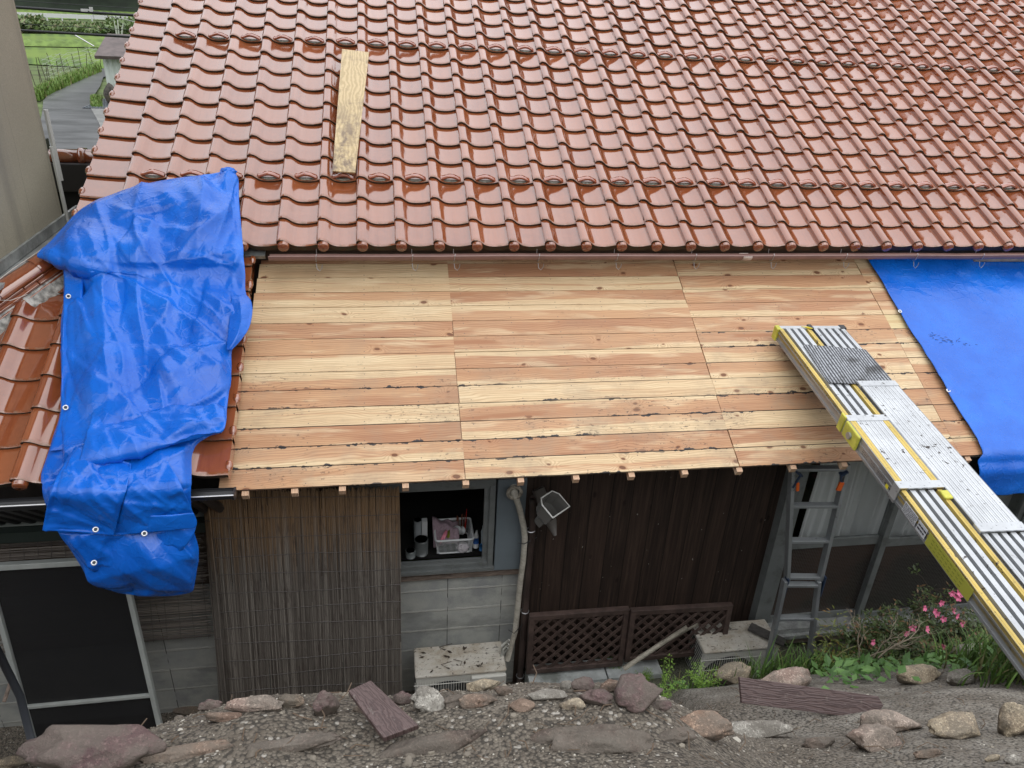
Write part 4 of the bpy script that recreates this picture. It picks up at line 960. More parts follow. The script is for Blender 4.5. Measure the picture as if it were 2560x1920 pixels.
def mat_leaf(name, c1, c2, c3=None, rough=.5):
    t = NT(name); P = t.geo(); nd = t.n('ShaderNodeNewGeometry'); r = nd.outputs['Random Per Island']
    c = t.mix(r, c1, c2)
    if c3: c = t.mix(t.ramp(r, .86, .9), c, c3)
    return t.set(col=c, rough=rough, spec=.4)
# roadside vegetation, hedge below the guard rail, far wood
M_BUSH = mat_leaf('bush_leaves', (.06, .10, .03), (.16, .23, .07), (.20, .19, .10)); M_WOOD = mat_leaf('forest_leaves', (.010, .022, .010), (.035, .06, .025))
b = MB()
for k in range(15000):
    x = random.uniform(-100, 2100); y = random.uniform(335, 455) + (x - 200) * .025
    p = Z4(x, y); dd = dist(p); hgt = random.random() ** 1.5 * (.75 if x < 620 or x > 1500 else .2); leaf(b, p + (0, 0, hgt), rdir(), .45, .28)
tag(b.build('roadside_scrub', M_BUSH), kind='stuff')
b = MB()
for k in range(5200):
    t_ = random.random(); side = random.random()
    xa = 560 + 860 * t_; ya = 1390 - 400 * t_ ** .9
    p = Z4(xa - abs(random.gauss(0, 60)) - 10, ya - random.uniform(-10, 40)); blade(b, p, random.uniform(0, 6.28), random.uniform(.15, .5), .06, .8, 3)
for k in range(900):
    p = Z4(random.uniform(1260, 1420), random.uniform(1360, 1500)); blade(b, p, random.uniform(0, 6.28), random.uniform(.08, .25), .05, .8, 3)
tag(b.build('roadside_grass', mat_leaf('verge_grass', (.10, .19, .03), (.19, .29, .06), (.24, .22, .09))), kind='stuff')
b = MB(); rg2 = random.Random(11)
for k in range(150):
    bx_ = -125 + 3.0 * rg2.random() * 55; by_ = 128 + rg2.random() ** 1.3 * 45; hh = rg2.uniform(9, 17); base = G + (by_ - 128) * .55
    for q in range(95):
        d_ = rdir(rg2); r = rg2.uniform(.7, 1) ; p = np.array([bx_, by_, base + hh * .5]) + d_ * np.array([3.2, 3.2, hh * .52]) * r; leaf(b, p, rdir(rg2), 2.0, 1.3)
tag(b.build('forest', M_WOOD), kind='stuff')
hb = MB(); hb.grid(np.array([[(x, y, G - .1 + max(0, (y - 127)) * .75) for x in np.linspace(-400, 300, 30)] for y in (126, 135, 150, 180, 240)])); tag(hb.build('hill', simple('forest_floor', (.012, .02, .010), .95, 0, .4, .4)), kind='structure')
# guard rail
M_WHITE = simple('white_paint', (.60, .61, .60), .5)
def rail(x0, x1, ya, yb, label):
    root = empty('guard_rail', Z4((x0 + x1) / 2, (ya + yb) / 2 + 30), label, 'guard rail'); A = Z4(x0, ya + 42); B_ = Z4(x1, yb + 42); b = MB(); b.bar(A + (0, 0, .75), B_ + (0, 0, .75), .08, .38); b.build('beam', M_WHITE, root)
    n_ = 10
    for k in range(n_): c = A + (B_ - A) * (k + .5) / n_; q = MB(); q.tube([c, c + (0, 0, .9)], .07, 6); q.build('post', M_WHITE, root)
rail(-300, 1790, 250, 325, 'long white guard rail across the green fields'); rail(1830, 2600, 335, 342, 'short white guard rail ending beside the tile roof edge')
# net fence with posts along the field
M_POST = simple('rusty_post', (.06, .045, .035), .7); nroot = empty('net_fence', Z4(650, 1130), 'pale net fence on thin dark stakes along the rice field', 'fence')
pp_ = [(450, 1130), (525, 1270), (560, 1140), (605, 1200), (640, 1090), (660, 1110), (700, 1150), (760, 1060), (815, 1060), (900, 1035), (990, 990), (1050, 985), (1130, 960), (1200, 935), (1300, 920), (1390, 900)]
for k, (x, y) in enumerate(pp_):
    c = Z4(x, y + 20); q = MB(); h_ = .7 + .6 * ((k * 7) % 5) / 5; q.tube([c, c + (random.uniform(-.15, .15), random.uniform(-.2, .1), h_)], .016, 5); q.build('stake', M_POST, nroot)
def mat_net():
    t = NT('plastic_net'); P = t.geo(); s = t.sep(P); t.set(col=(.55, .6, .5), rough=.7)
    g = t.math('MAXIMUM', t.ramp(t.math('ABSOLUTE', t.math('SUBTRACT', t.math('FRACT', t.math('MULTIPLY', t.math('ADD', s[0], s[2]), 5.)), .5)), .40, .43), t.ramp(t.math('ABSOLUTE', t.math('SUBTRACT', t.math('FRACT', t.math('MULTIPLY', t.math('SUBTRACT', s[0], s[2]), 5.)), .5)), .40, .43))
    t.put(t.b.inputs['Alpha'], t.math('MULTIPLY', g, .55)); return t.m
b = MB(); ln = [Z4(x, y + 20) for x, y in [(640, 1090), (815, 1060), (990, 990), (1200, 935), (1390, 900)]]
b.grid(np.array([[p, p + (0, -.1, 1.1)] for p in ln])); b.build('net', mat_net(), nroot)
b = MB()
for q in range(6): c = Z4(1640 + q * 7, 665); b.tube([c, c + (random.uniform(-.3, .5), 0, 1.6 + random.uniform(-.2, .3))], .03, 5)
tag(b.build('pale_stakes', simple('bleached', (.45, .47, .42), .8)), 'bundle of tall pale stakes in the field right of the rail', 'stakes')
# shed
sb = Z4(1530, 1440); Ys = sb[1]; tl_ = onY(1395 / 5.53, 800 / 5.53, Ys); zt_ = tl_[2]
shed = empty('shed', sb, 'white ribbed metal shed with a brown roof beside the road', 'shed')
b = MB(); rows = [[], []]
for k in range(120):
    x = sb[0] + k * .05; dy = .03 * (1 if (k // 2) % 2 else 0); rows[0].append((x, Ys - dy, G)); rows[1].append((x, Ys - dy, zt_ + .05))
b.grid(np.array(rows)); b.boxab((sb[0], Ys + .02, G), (sb[0] + 6, Ys + 2.6, zt_)); b.build('wall', simple('mint_white_metal', (.55, .60, .56), .5), shed)
b = MB(); ra = onY(1300 / 5.53, 765 / 5.53, Ys - .5); b.prism([(ra[0], Ys - .5, zt_ + .12), (ra[0] + 7, Ys - .5, zt_ + .12), (ra[0] + 7, Ys + 1.6, zt_ + .82), (ra[0], Ys + 1.6, zt_ + .82)], (0, -.3, .95), .13)
b.prism([(ra[0], Ys + 1.62, zt_ + .82), (ra[0] + 7, Ys + 1.62, zt_ + .82), (ra[0] + 7, Ys + 3.4, zt_ + .2), (ra[0], Ys + 3.4, zt_ + .2)], (0, .3, .95), .13)
b.build('roof', simple('brown_shed_roof', (.10, .075, .07), .55, 0, 3, .3), shed)
b = MB(); c = onY(1300 / 5.53, 640 / 5.53, Ys); b.tube([c, c + (-.75, 0, .45)], .03, 6); b.build('antenna', M_WIRE, shed)
def rockmesh(c, size, seed, rough_=.22, sub=4, flat_=0.0, rot=0.0, oct_=1.6):
    bm = __import__('bmesh').new(); __import__('bmesh').ops.create_icosphere(bm, subdivisions=sub, radius=1)
    cr, sr = math.cos(rot), math.sin(rot); o = Vector((seed * 13.7, seed * 5.1, seed * 2.3)); V = []
    rgp = random.Random(seed * 7 + 1); PLN = [(Vector((rgp.gauss(0, 1), rgp.gauss(0, 1), rgp.gauss(.2, .8))).normalized(), rgp.uniform(.62, .86)) for _ in range(7)]
    for v in bm.verts:
        p = v.co.normalized(); n1 = mnoise.fractal(p * oct_ + o, 1.0, 2.0, 4); n2 = mnoise.noise(p * 1.1 + o * 1.3)
        # soft facets
        r = 1 + rough_ * n1 + .22 * n2; q = p * r
        for pn, pd in PLN:
            dd = q.dot(pn) - pd
            if dd > 0: q = q - pn * dd * .80
        q.z = q.z if q.z > 0 else q.z * .8
        x, y, z = q.x * size[0], q.y * size[1], q.z * size[2]; V.append((c[0] + x * cr - y * sr, c[1] + x * sr + y * cr, c[2] + z))
    Fs = [tuple(v.index for v in f.verts) for f in bm.faces]; bm.free(); return V, Fs
def mat_rock(name, c1, c2, c3, spk=.5):
    t = NT(name); P = t.geo()
    c = t.mix(t.ramp(t.noise(P, 7, 5, .65), .38, .62), c1, c2); c = t.mix(t.ramp(t.noise(P, 3.5, 4, .6), .52, .66, 0, .75), c, c3)
    c = t.mix(t.ramp(t.noise(P, 120, 3, .7), .52, .66, 0, spk), c, tuple(min(1, x * 2.1) for x in c2)); c = t.mix(t.ramp(t.noise(P, 170, 2, .6), .58, .68, 0, spk), c, (.05, .045, .04))
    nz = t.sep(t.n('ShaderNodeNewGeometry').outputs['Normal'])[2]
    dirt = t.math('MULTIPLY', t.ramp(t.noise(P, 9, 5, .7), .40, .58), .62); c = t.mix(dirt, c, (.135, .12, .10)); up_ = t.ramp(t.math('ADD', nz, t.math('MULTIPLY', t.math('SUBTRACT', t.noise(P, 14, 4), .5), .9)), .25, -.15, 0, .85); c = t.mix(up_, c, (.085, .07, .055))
    h = t.math('ADD', t.noise(P, 22, 6, .75), t.math('MULTIPLY', t.noise(P, 120, 3, .6), .4)); return t.set(col=c, rough=.82, nrm=t.bump(h, .8, .012), spec=.25)
RK = dict(purple=mat_rock('purple_rock', (.10, .060, .062), (.135, .092, .086), (.17, .145, .12)), tan=mat_rock('tan_granite', (.32, .255, .18), (.41, .345, .25), (.24, .20, .14), .6),
          pink=mat_rock('pink_granite', (.28, .20, .165), (.37, .30, .25), (.22, .19, .16), .6), grey=mat_rock('grey_granite', (.27, .25, .22), (.36, .34, .30), (.18, .165, .14), .6),
          brown=mat_rock('brown_rock', (.15, .10, .075), (.23, .17, .13), (.12, .10, .07)), rust=mat_rock('rusty_rock', (.24, .13, .085), (.32, .23, .17), (.15, .125, .105)), dark=mat_rock('earthy_boulder', (.085, .065, .055), (.14, .11, .09), (.19, .17, .145)))
def gz_0(x, y): return np.array([x, y, ground_h(x, y)])
def rock(px, py, w, h, mtl, label, seed, sink=.30, dep=None, grp=None, rough_=.22):
    P = hit(px, min(1918, py + h * .42)) if not (px > 1600 and py < 1672) else gz_0(onY(px, py + h * .3, 3.0)[0], 3.0)
    D_ = dist(P); sx_ = w * D_ / F / 2 * .96; hh = h * D_ / F / 2; sy_ = min(sx_ * .75, hh * .95); sz_ = max((hh * 1.08 - .5 * sy_) / .64, .35 * hh)
    c = np.array([onY(px, py, P[1] + sy_ * .5)[0], P[1] + sy_ * .55, P[2] + sz_ * (.45 - sink * .6)])
    V, Fs = rockmesh((0, 0, 0), (sx_, sy_, sz_), seed, rough_, 4 if w > 60 else 3, rot=random.uniform(-.15, .15))
    b = MB(); b.add([np.array(v) + c for v in V], Fs); o = b.build('rock', RK[mtl], None, True, origin=c); tag(o, label, 'rock', grp); return o
k_ = 2560 / 2212
RL = [
 (205, 1600, 300, 130, 'purple', 'largest purple-brown boulder at the far left crest of the bank', .45, .30),
 (25, 1652, 90, 30, 'tan', 'pale rock in the bottom left corner', .3, None),
 (405, 1530, 60, 28, 'brown', 'small brown rock left of the reed screen foot', .3, None),
 (455, 1522, 55, 26, 'purple', 'low purple rock just left of the reed screen', .3, None),
 (545, 1517, 140, 42, 'pink', 'long flat pinkish rock under the reed screen', .35, None),
 (625, 1514, 80, 34, 'brown', 'mossy brown rock under the reed screen', .3, None),
 (701, 1518, 58, 62, 'purple', 'upright dark purple rock left of the leaning brown board', .2, None),
 (868, 1508, 42, 34, 'purple', 'small purple rock right of the leaning brown board', .2, None),
 (925, 1505, 82, 66, 'grey', 'pointed grey rock in front of the leafy air conditioner', .2, None),
 (985, 1510, 70, 34, 'dark', 'dark rock right of the pointed grey rock', .3, None),
 (1042, 1478, 74, 34, 'tan', 'flat tan rock at the corner of the ivory air conditioner', .2, None),
 (1088, 1490, 40, 28, 'brown', 'small brown rock below the brown downpipe', .2, None),
 (1030, 1512, 90, 34, 'brown', 'brown crumbly rock below the flat tan rock', .3, None),
 (1180, 1500, 92, 30, 'grey', 'low pale rock below the concrete kerb', .3, None),
 (1222, 1478, 34, 24, 'grey', 'small grey rock below the left lattice panel', .2, None),
 (1262, 1478, 56, 36, 'purple', 'brown-purple rock below the lattice panels', .2, None),
 (1322, 1480, 50, 32, 'brown', 'mottled brown rock left of the big maroon rock', .2, None),
 (1292, 1503, 78, 44, 'purple', 'wedge of purple rock leaning on the big maroon rock', .25, None),
 (1372, 1492, 112, 82, 'purple', 'big maroon rock below the slanting pale pole', .2, None),
 (1592, 1438, 96, 60, 'tan', 'speckled tan rock in front of the dusty air conditioner', .2, None),
 (1700, 1462, 150, 56, 'pink', 'pink dirt-covered rock above the long brown board', .35, None),
 (1525, 1562, 150, 66, 'rust', 'rusty orange rock in the middle of the bank', .25, None),
 (1640, 1572, 170, 50, 'grey', 'whitish rock right of the rusty orange rock', .35, None),
 (1985, 1454, 104, 50, 'tan', 'round tan rock below the pink azalea', .2, None),
 (2080, 1462, 72, 40, 'grey', 'grey rock near the foot of the aluminium planks', .2, None),
 (1925, 1556, 130, 62, 'pink', 'brown-pink rock at the right end of the long board', .25, None),
 (1893, 1590, 126, 66, 'pink', 'round pink granite rock below the long brown board', .2, None),
 (2068, 1566, 150, 66, 'tan', 'wide beige rock left of the right edge rock', .25, None),
 (2196, 1550, 80, 88, 'tan', 'tan boulder cut by the right edge of the picture', .2, None),
 (2188, 1640, 40, 22, 'grey', 'small pale stone in the bottom right corner', .2, None),
 (2145, 1636, 44, 18, 'tan', 'small tan stone left of the bottom right corner', .2, None),
 (1835, 1395, 36, 20, 'grey', 'grey stone among the weeds below the stepladder', .2, None),
 (2115, 1385, 110, 52, 'grey', 'grey boulder behind the pink azalea', .3, None),
 (1290, 1580, 330, 90, 'dark', 'broad earthy boulder half buried in the middle of the bank', .95, .25),
 (930, 1600, 260, 60, 'dark', 'low earthy boulder under the leaning brown board', .95, .22),
 (1460, 1585, 90, 40, 'dark', 'dark earthy rock left of the rusty orange rock', .4, None),
 (480, 1545, 90, 30, 'brown', 'low brown rock left of centre below the reed screen foot', .55, None),
 (790, 1528, 60, 30, 'brown', 'small brown rock partly under the short dark board', .5, None),
 (1130, 1520, 70, 34, 'brown', 'brown rock under the pale rock by the kerb', .5, None),
 (1428, 1520, 60, 30, 'purple', 'small purple rock right of the big maroon rock', .45, None),
 (1240, 1520, 60, 28, 'tan', 'small tan rock left of the purple wedge rock', .45, None),
 (1770, 1600, 80, 34, 'dark', 'dark rock in the soil below the long brown board', .6, None),
 (2010, 1625, 70, 26, 'brown', 'flat brown stone near the lower right corner', .5, None),
 (420, 1612, 220, 46, 'brown', 'stained brown rock half buried at the lower left', .95, None),
 (620, 1602, 260, 40, 'dark', 'long buried rock across the lower left gravel', .95, .18)]
for q, (x, y, w, h, m, lb, sink, dep) in enumerate(RL): rock(x * k_, y * k_, w * k_, h * k_, m, lb, q + 1, sink, dep, None, .34 if m in ('dark', 'brown', 'purple') or 'pointed' in lb else .24)
# loose gravel and pebbles
V = []; Fs = []; rg3 = random.Random(4)
PM = MB(); tvp = []
for q in range(26000):
    x = rg3.uniform(-1.3, 3.2); y = rg3.uniform(.80, 1.80)
    if rg3.random() < .70 * sm((x - .9) / .6): continue
    if mnoise.noise(Vector((x * 2.3, y * 2.3, 9))) < -.12 and rg3.random() < .7: continue
    P = np.array([x, y, ground_h(x, y)])
    r = .0013 + .0022 * rg3.random() ** 2 + (.007 * rg3.random() if rg3.random() < .012 else 0); b0 = len(PM.v); a = rg3.random() * 3
    vs = [P + np.array([r * 1.2 * math.cos(a + t_) * f_2, r * math.sin(a + t_) * f_2, h_ * r]) for f_2, h_ in ((1, .1), (.75, .75)) for t_ in (0, 1.3, 2.5, 3.8, 5.)]
    PM.add(vs, [(5, 6, 7, 8, 9)] + [(k, (k + 1) % 5, 5 + (k + 1) % 5, 5 + k) for k in range(5)])
for q in range(210):
    x = rg3.uniform(-1.2, 3.6); y = rg3.uniform(.9, 2.5 if x > 1.2 else 1.62); P = np.array([x, y, ground_h(x, y)]); r = rg3.uniform(.004, .013) * (1 if q > 20 else 1.6)
    V_, F_2 = rockmesh((0, 0, 0), (r * rg3.uniform(.8, 1.5), r, r * rg3.uniform(.5, .8)), 200 + q % 23, .2, 2, rot=rg3.uniform(0, 3)); PM.add([np.array(v) + P for v in V_], F_2)
t = NT('pebble'); r = t.n('ShaderNodeNewGeometry').outputs['Random Per Island']; cc_ = t.mix(r, (.10, .082, .064), (.25, .22, .175)); cc_ = t.mix(t.ramp(r, .955, .96), cc_, (.46, .43, .37)); M_PEB = t.set(col=cc_, rough=.75)
tag(PM.build('gravel', M_PEB), kind='stuff')

# ------------------------------------------------------------------ neighbour's beige wall, gate roof
def mat_stucco():
    t = NT('beige_stucco'); P = t.geo(); c = t.mix(t.ramp(t.noise(P, .8, 4, .6), .35, .7), (.30, .275, .21), (.35, .32, .245))
    c = t.mix(t.ramp(t.noise(P, 150, 3, .7), .4, .62, 0, .35), c, (.20, .18, .14)); c = t.mix(t.ramp(t.noise(t.scl(P, (3, 3, .3)), 1.4, 4), .50, .75, 0, .45), c, (.15, .14, .12)); sy_ = t.sep(P); ck = t.math('ABSOLUTE', t.math('SUBTRACT', t.math('FRACT', t.math('ADD', t.math('MULTIPLY', sy_[1], 2.2), t.math('MULTIPLY', t.noise(t.scl(P, (1, 1, 2)), 1.2, 3), .25))), .5)); c = t.mix(t.ramp(ck, .008, .0, 0, .5), c, (.12, .11, .09))
    return t.set(col=c, rough=.9, nrm=t.bump(t.noise(P, 130, 4, .7), .5, .005), spec=.2)
nb = empty('beige_house', (XW - 2, 5.2, G), 'neighbouring beige stucco house whose wall fills the upper left edge', 'house')
b = MB(); b.boxab((XW - 7, 4.45, G), (XW, 6.12, 3.2)); b.build('wall', mat_stucco(), nb)
b = MB(); b.boxab((XW - 7, 2.2, 3.2), (XW + .85, 7.0, 3.35)); b.build('eave', simple('dark_reflected_slab', (.05, .045, .04), .8), nb)  # unseen slab, added to darken what the lower roof tiles reflect
b = MB(); b.tube([(XW + .025, 6.13, -1.9), (XW + .025, 6.13, -1.15)], .014, 8); pc = onY(100, 275, 6.14); b.tube([(XW + .03, 6.16, pc[2]), (XW + .03, 6.16, -1.4)], .016, 8); b.build('cable_conduit', simple('pale_conduit', (.45, .45, .42), .5), nb)
gate = empty('roofed_gate', (-2.2, 6.9, G), 'gate roof over a blackened void, capped with round brown ridge tiles behind the roof edge', 'gate')
gz = -1.37; b = MB()
for k in range(6):
    x0_ = -2.78 + k * .30; b.tube([(x0_, 6.9, gz), (x0_ + .31, 6.9, gz)], .058, 20); b.tube([(x0_ + .0, 6.9, gz), (x0_ + .055, 6.9, gz)], .070, 20)
o = b.build('ridge_tile', M_TILE, gate, True); at = o.data.attributes.new('tv', 'FLOAT_VECTOR', 'POINT'); at.data.foreach_set('vector', np.tile([.1, .2, 0], (len(o.data.vertices), 1)).ravel())
b = MB(); b.tube([(-2.84, 6.9, gz), (-2.76, 6.9, gz)], .085, 20); b.boxab((-2.80, 6.85, gz + .05), (-2.70, 6.92, gz + .14)); b.build('end_cap', M_BLACK, gate)
b = MB(); b.boxab((-2.80, 6.80, gz - .27), (-.6, 7.0, gz - .04)); bevel(b.build('fascia', simple('black_sheet', (.022, .020, .022), .35), gate), .01)
b = MB(); b.boxab((-2.80, 6.86, G), (-.6, 6.98, gz - .27)); b.build('panel', simple('gate_void_black', (.008, .008, .008), .8), gate)  # near-black sheet stands in for the unlit void under the gate roof
# overhead cables
M_CAB = simple('black_cable', (.012, .013, .015), .5)
for (xa, ya, xb, yb, r, lb) in ((-200, 62, 2600, 250, .020, 'upper thick black cable across the fields'), (-200, 382, 2600, 545, .018, 'lower thick black cable across the fields')):
    A = onY(xa / 5.53, ya / 5.53, 13.); B_ = onY(xb / 5.53, yb / 5.53, 13.); A = A + (A - B_) * .8; B_ = B_ + (B_ - A) * 1.0; b = MB(); n_ = 24
    b.tube([A + (B_ - A) * q / n_ - np.array([0, 0, .012 * (1 - (2 * q / n_ - 1) ** 2)]) for q in range(n_ + 1)], r, 8); o = tag(b.build('overhead_cable', M_CAB, None, True), lb, 'cable')
    b = MB(); b.tube([A + (0, 0, .045) + (B_ - A) * q / n_ + np.array([0, 0, .05 * (1 - (2 * q / n_ - 1) ** 2)]) - np.array([0, 0, .012 * (1 - (2 * q / n_ - 1) ** 2)]) for q in range(n_ + 1)], .004, 5); b.build('messenger_wire', M_CAB, o)
b = MB(); c = onY(1260 / 5.53, 130 / 5.53, 13.); b.box(c, (.04, .04, .06)); b.box(c + (-.04, 0, -.01), (.10, .03, .02)); b.box(c + (-.09, 0, -.015), (.09, .04, .035)); b.tube([c, c + (.02, 0, -.13)], .007, 6); b.tube([c + (.01, 0, -.06), c + (.2, 0, -.07), onY(1950 / 5.53, 320 / 5.53, 13.2)], .004, 5)
tag(b.build('cable_clamp', simple('white_clamp', (.6, .6, .6), .4)), 'small white clamp and drop wire on the upper black cable', 'clamp')
# stone by the shed
V, Fs = rockmesh((0, 0, 0), (.30, .2, .48), 77, .10); c = Z4(1590, 1440) + (0, -.3, .42); b = MB(); b.add([np.array(v) + c for v in V], Fs)
tag(b.build('garden_stone', mat_rock('black_stone', (.02, .02, .02), (.045, .043, .04), (.12, .11, .10)), None, True, origin=c), 'upright black stone in front of the white shed', 'stone')

# ------------------------------------------------------------------ plywood strip lying on the upper roof
def mat_ply():
    t = NT('wet_plywood'); P = t.geo(); s = t.sep(P); w = t.math('ADD', t.math('MULTIPLY', s[0], 34.), t.math('MULTIPLY', t.noise(t.scl(P, (5, 2.2, 2.2)), 1., 4, .6), 7.))
    r = t.ramp(t.math('ABSOLUTE', t.math('SUBTRACT', t.math('FRACT', w), .5)), .1, .4)
    c = t.mix(r, (.46, .33, .15), (.60, .45, .23)); c = t.mix(t.ramp(t.noise(P, 5, 5, .7), .48, .66, 0, .7), c, (.22, .14, .065))
    low = t.ramp(s[1], 6.7, 6.0); c = t.mix(t.math('MULTIPLY', low, t.ramp(t.noise(t.scl(P, (9, 5, 5)), 1, 5, .7), .42, .62)), c, (.16, .10, .055))
    return t.set(col=c, rough=.30, nrm=t.bump(r, .15, .002), coat=.4, coatr=.12)
q4 = [pl(x, y, U0 + nU * (.098 + .02 * k), nU) for (x, y), k in zip([(855, 122), (923, 130), (888, 431), (831, 427)], (0, 0, 0, 0))]
b = MB(); b.prism(q4, nU, .012); tag(bevel(b.build('plywood_strip', mat_ply()), .002), 'narrow wet plywood strip lying on the upper tile roof', 'plywood')
b = MB(); A = pl(2437, 650, B0 + nL * .05, nL); b.box(A + XA * .75 + dL * .02, (1.5, .05, .03), (XA, dL, nL)); tag(bevel(b.build('timber_batten', simple('pale_batten', (.52, .42, .30), .7, 0, 20, .2)), .002), 'pale batten on the right blue tarp close under the gutter', 'batten')

# ------------------------------------------------------------------ aluminium planks
PD = np.array([.037, .990, .139]); PD /= np.linalg.norm(PD); PW = np.cross(PD, [0, 0, 1]); PW /= np.linalg.norm(PW); PU = np.cross(PW, PD)
PO = pl(1941, 815, B0 + nL * .125, nL)
def pq(s_, w, h): return PO - PD * s_ + PW * w + PU * h
def mat_alu(name, c, dirt=.5, metal=.55, rough=.38):
    t = NT(name); P = t.geo(); q = t.ramp(t.noise(P, 26, 5, .7), .60, .66); sc = t.ramp(t.noise(P, 3.2, 3, .6), .40, .55)
    cc = t.mix(t.ramp(t.noise(P, 5, 4, .6), .3, .7), c, tuple(x * .82 for x in c)); cc = t.mix(t.math('MULTIPLY', t.math('MULTIPLY', q, sc), dirt * 1.6, clamp=True), cc, (.06, .048, .042))
    cc = t.mix(t.ramp(t.noise(P, 95, 3, .7), .60, .70, 0, dirt * .55), cc, (.22, .20, .18))
    return t.set(col=cc, rough=t.ramp(t.noise(P, 9, 3), .3, .7, rough * .8, rough * 1.3), metal=metal, nrm=t.bump(t.noise(P, 60, 3), .08, .002))
M_ALU = mat_alu('aluminium', (.60, .62, .64), .7); M_ALUW = mat_alu('bright_aluminium', (.66, .68, .70), .9); M_YEL = mat_alu('yellow_paint', (.62, .46, .12), .9, .0, .5); M_LEM = simple('lemon_plastic', (.52, .50, .07), .45, 0, 12, .2)
M_ALUD = mat_alu('aluminium_side', (.36, .37, .38), .3, .6, .35)
def plank(name, w0, W, secs, yellow, label):
    """secs: list of (s0,s1,kind) kind 'slat' or 'deck'"""
    root = empty(name, pq(0, w0 + W / 2, -.1), label, 'plank', 'aluminium planks bridging from bank to roof'); H_ = .085
    ax = (-PD, PW, PU)
    def bx_(s0, s1, a, b_, h0, h1, B): B.box((pq(s0, a, h0) + pq(s1, b_, h1)) / 2, (s1 - s0, b_ - a, h1 - h0), ax)
    for s0, s1, kind in secs:
        dz = 0 if kind == 'slat' else .012; e = .004 if kind == 'slat' else -.004
        R1 = MB(); bx_(s0, s1, w0 + e, w0 + e + .004, -H_, dz - .0, R1); bx_(s0, s1, w0 + W - e - .004, w0 + W - e, -H_, dz, R1)
        bx_(s0, s1, w0 + e, w0 + e + .018, -H_, -H_ + .004, R1); bx_(s0, s1, w0 + e - .006, w0 + e, -H_, -H_ + .014, R1); bx_(s0, s1, w0 + e - .004, w0 + e, -.030, -.020, R1); bx_(s0, s1, w0 + W - e - .018, w0 + W - e, -H_, -H_ + .004, R1)
        R1.build('side_rail', M_ALUD, root)
        if kind == 'slat':
            n_ = 5; bw = .029; gp = (W - 2 * e - n_ * bw) / (n_ - 1)
            for k in range(n_):
                B = MB(); a = w0 + e + k * (bw + gp); bx_(s0, s1, a, a + bw, -.004, 0, B); 
                if k in (0, n_ - 1): bx_(s0, s1, a + bw / 2 - .001, a + bw / 2 + .001, 0, .0012, B)
                bx_(s0, s1, a, a + .003, -.05, -.004, B); bx_(s0, s1, a + bw - .003, a + bw, -.05, -.004, B)
                B.build('slat', (M_YEL if yellow and k in (0, n_ - 1) else M_ALU), root)
            B = MB(); bx_(s0, s1, w0 + e + .004, w0 + W - e - .004, -.062, -.058, B); B.build('under_web', simple('grey_web', (.16, .17, .17), .6), root)
        else:
            for k, (a, b_, mt) in enumerate([(0, .038, M_YEL if yellow else M_ALUW), (.038, W - .038, M_ALUW), (W - .038, W, M_YEL if yellow else M_ALUW)]):
                B = MB(); nn = 1 if k != 1 else 6; ww = (b_ - a) / nn
                for q in range(nn): bx_(s0, s1, w0 + a + q * ww + .0008, w0 + a + (q + 1) * ww - .0008, dz - .004, dz, B); 
                for q in range(nn * 2): bx_(s0, s1, w0 + a + q * ww / 2 + .003, w0 + a + (q + 1) * ww / 2 - .003, dz, dz + .0012, B)
                B.build('deck', mt, root)
            for sa in (s0, s1 - .055):
                B = MB(); bx_(sa, sa + .055, w0 - .006, w0 + W + .006, dz + .001, dz + .004, B); bx_(sa, sa + .055, w0 - .009, w0 - .004, -H_ - .004, dz + .004, B)
                for q in range(6): c = pq(sa + .018 + .02 * (q % 2), w0 + .02 + q * (W - .04) / 5, dz + .004); B.tube([c - PU * .001, c + PU * .0015], .0045, 8)
                B.build('bracket', M_ALU, root)
    return root
H0 = .245
p1_ = plank('aluminium_plank', 0, H0, [(0.03, 1.05, 'slat'), (1.05, 1.68, 'deck'), (1.68, 3.1, 'slat')], True, 'left extending plank with yellow edge strips and stickers, reaching from the bank onto the boards')
p2_ = plank('aluminium_plank', H0 + .010, H0, [(0.03, .70, 'slat'), (.70, 2.0, 'deck'), (2.0, 3.1, 'slat')], False, 'right extending plank, all silver, lying close beside the yellow edged one')
def pbox(s0, s1, a, b_, h0, h1): B = MB(); B.box((pq(s0, a, h0) + pq(s1, b_, h1)) / 2, (s1 - s0, b_ - a, h1 - h0), (-PD, PW, PU)); return B
bevel(pbox(0, .035, .0, H0, -.05, .002).build('end_bar', M_ALU, p1_), .002); bevel(pbox(-.008, .05, -.012, .022, -.095, .004).build('yellow_cap', M_LEM, p1_), .006)
bevel(pbox(0, .035, H0 + .01, 2 * H0 + .01, -.05, .002).build('end_bar', M_ALU, p2_), .002); bevel(pbox(-.01, .04, 2 * H0 - .025, 2 * H0 + .022, -.07, .006).build('black_corner', M_BLACK, p2_), .006); bevel(pbox(-.012, .05, H0 - .018, H0 + .016, -.06, .010).build('black_corner', M_BLACK, p1_), .006)
B = MB()
for q in range(5): a = -.012 + .006 * q; B.tube([pq(a + .03, H0 - .07 + q * .01, .006), pq(a + .03 + .012, H0 - .03 + q * .004, .012), pq(.05, H0 + .0, .01)], .0022, 5)
tag(B.build('yellow_cord', simple('yellow_cord', (.6, .48, .02), .6), None), 'thin yellow cord tied between the two planks at the top', 'cord')
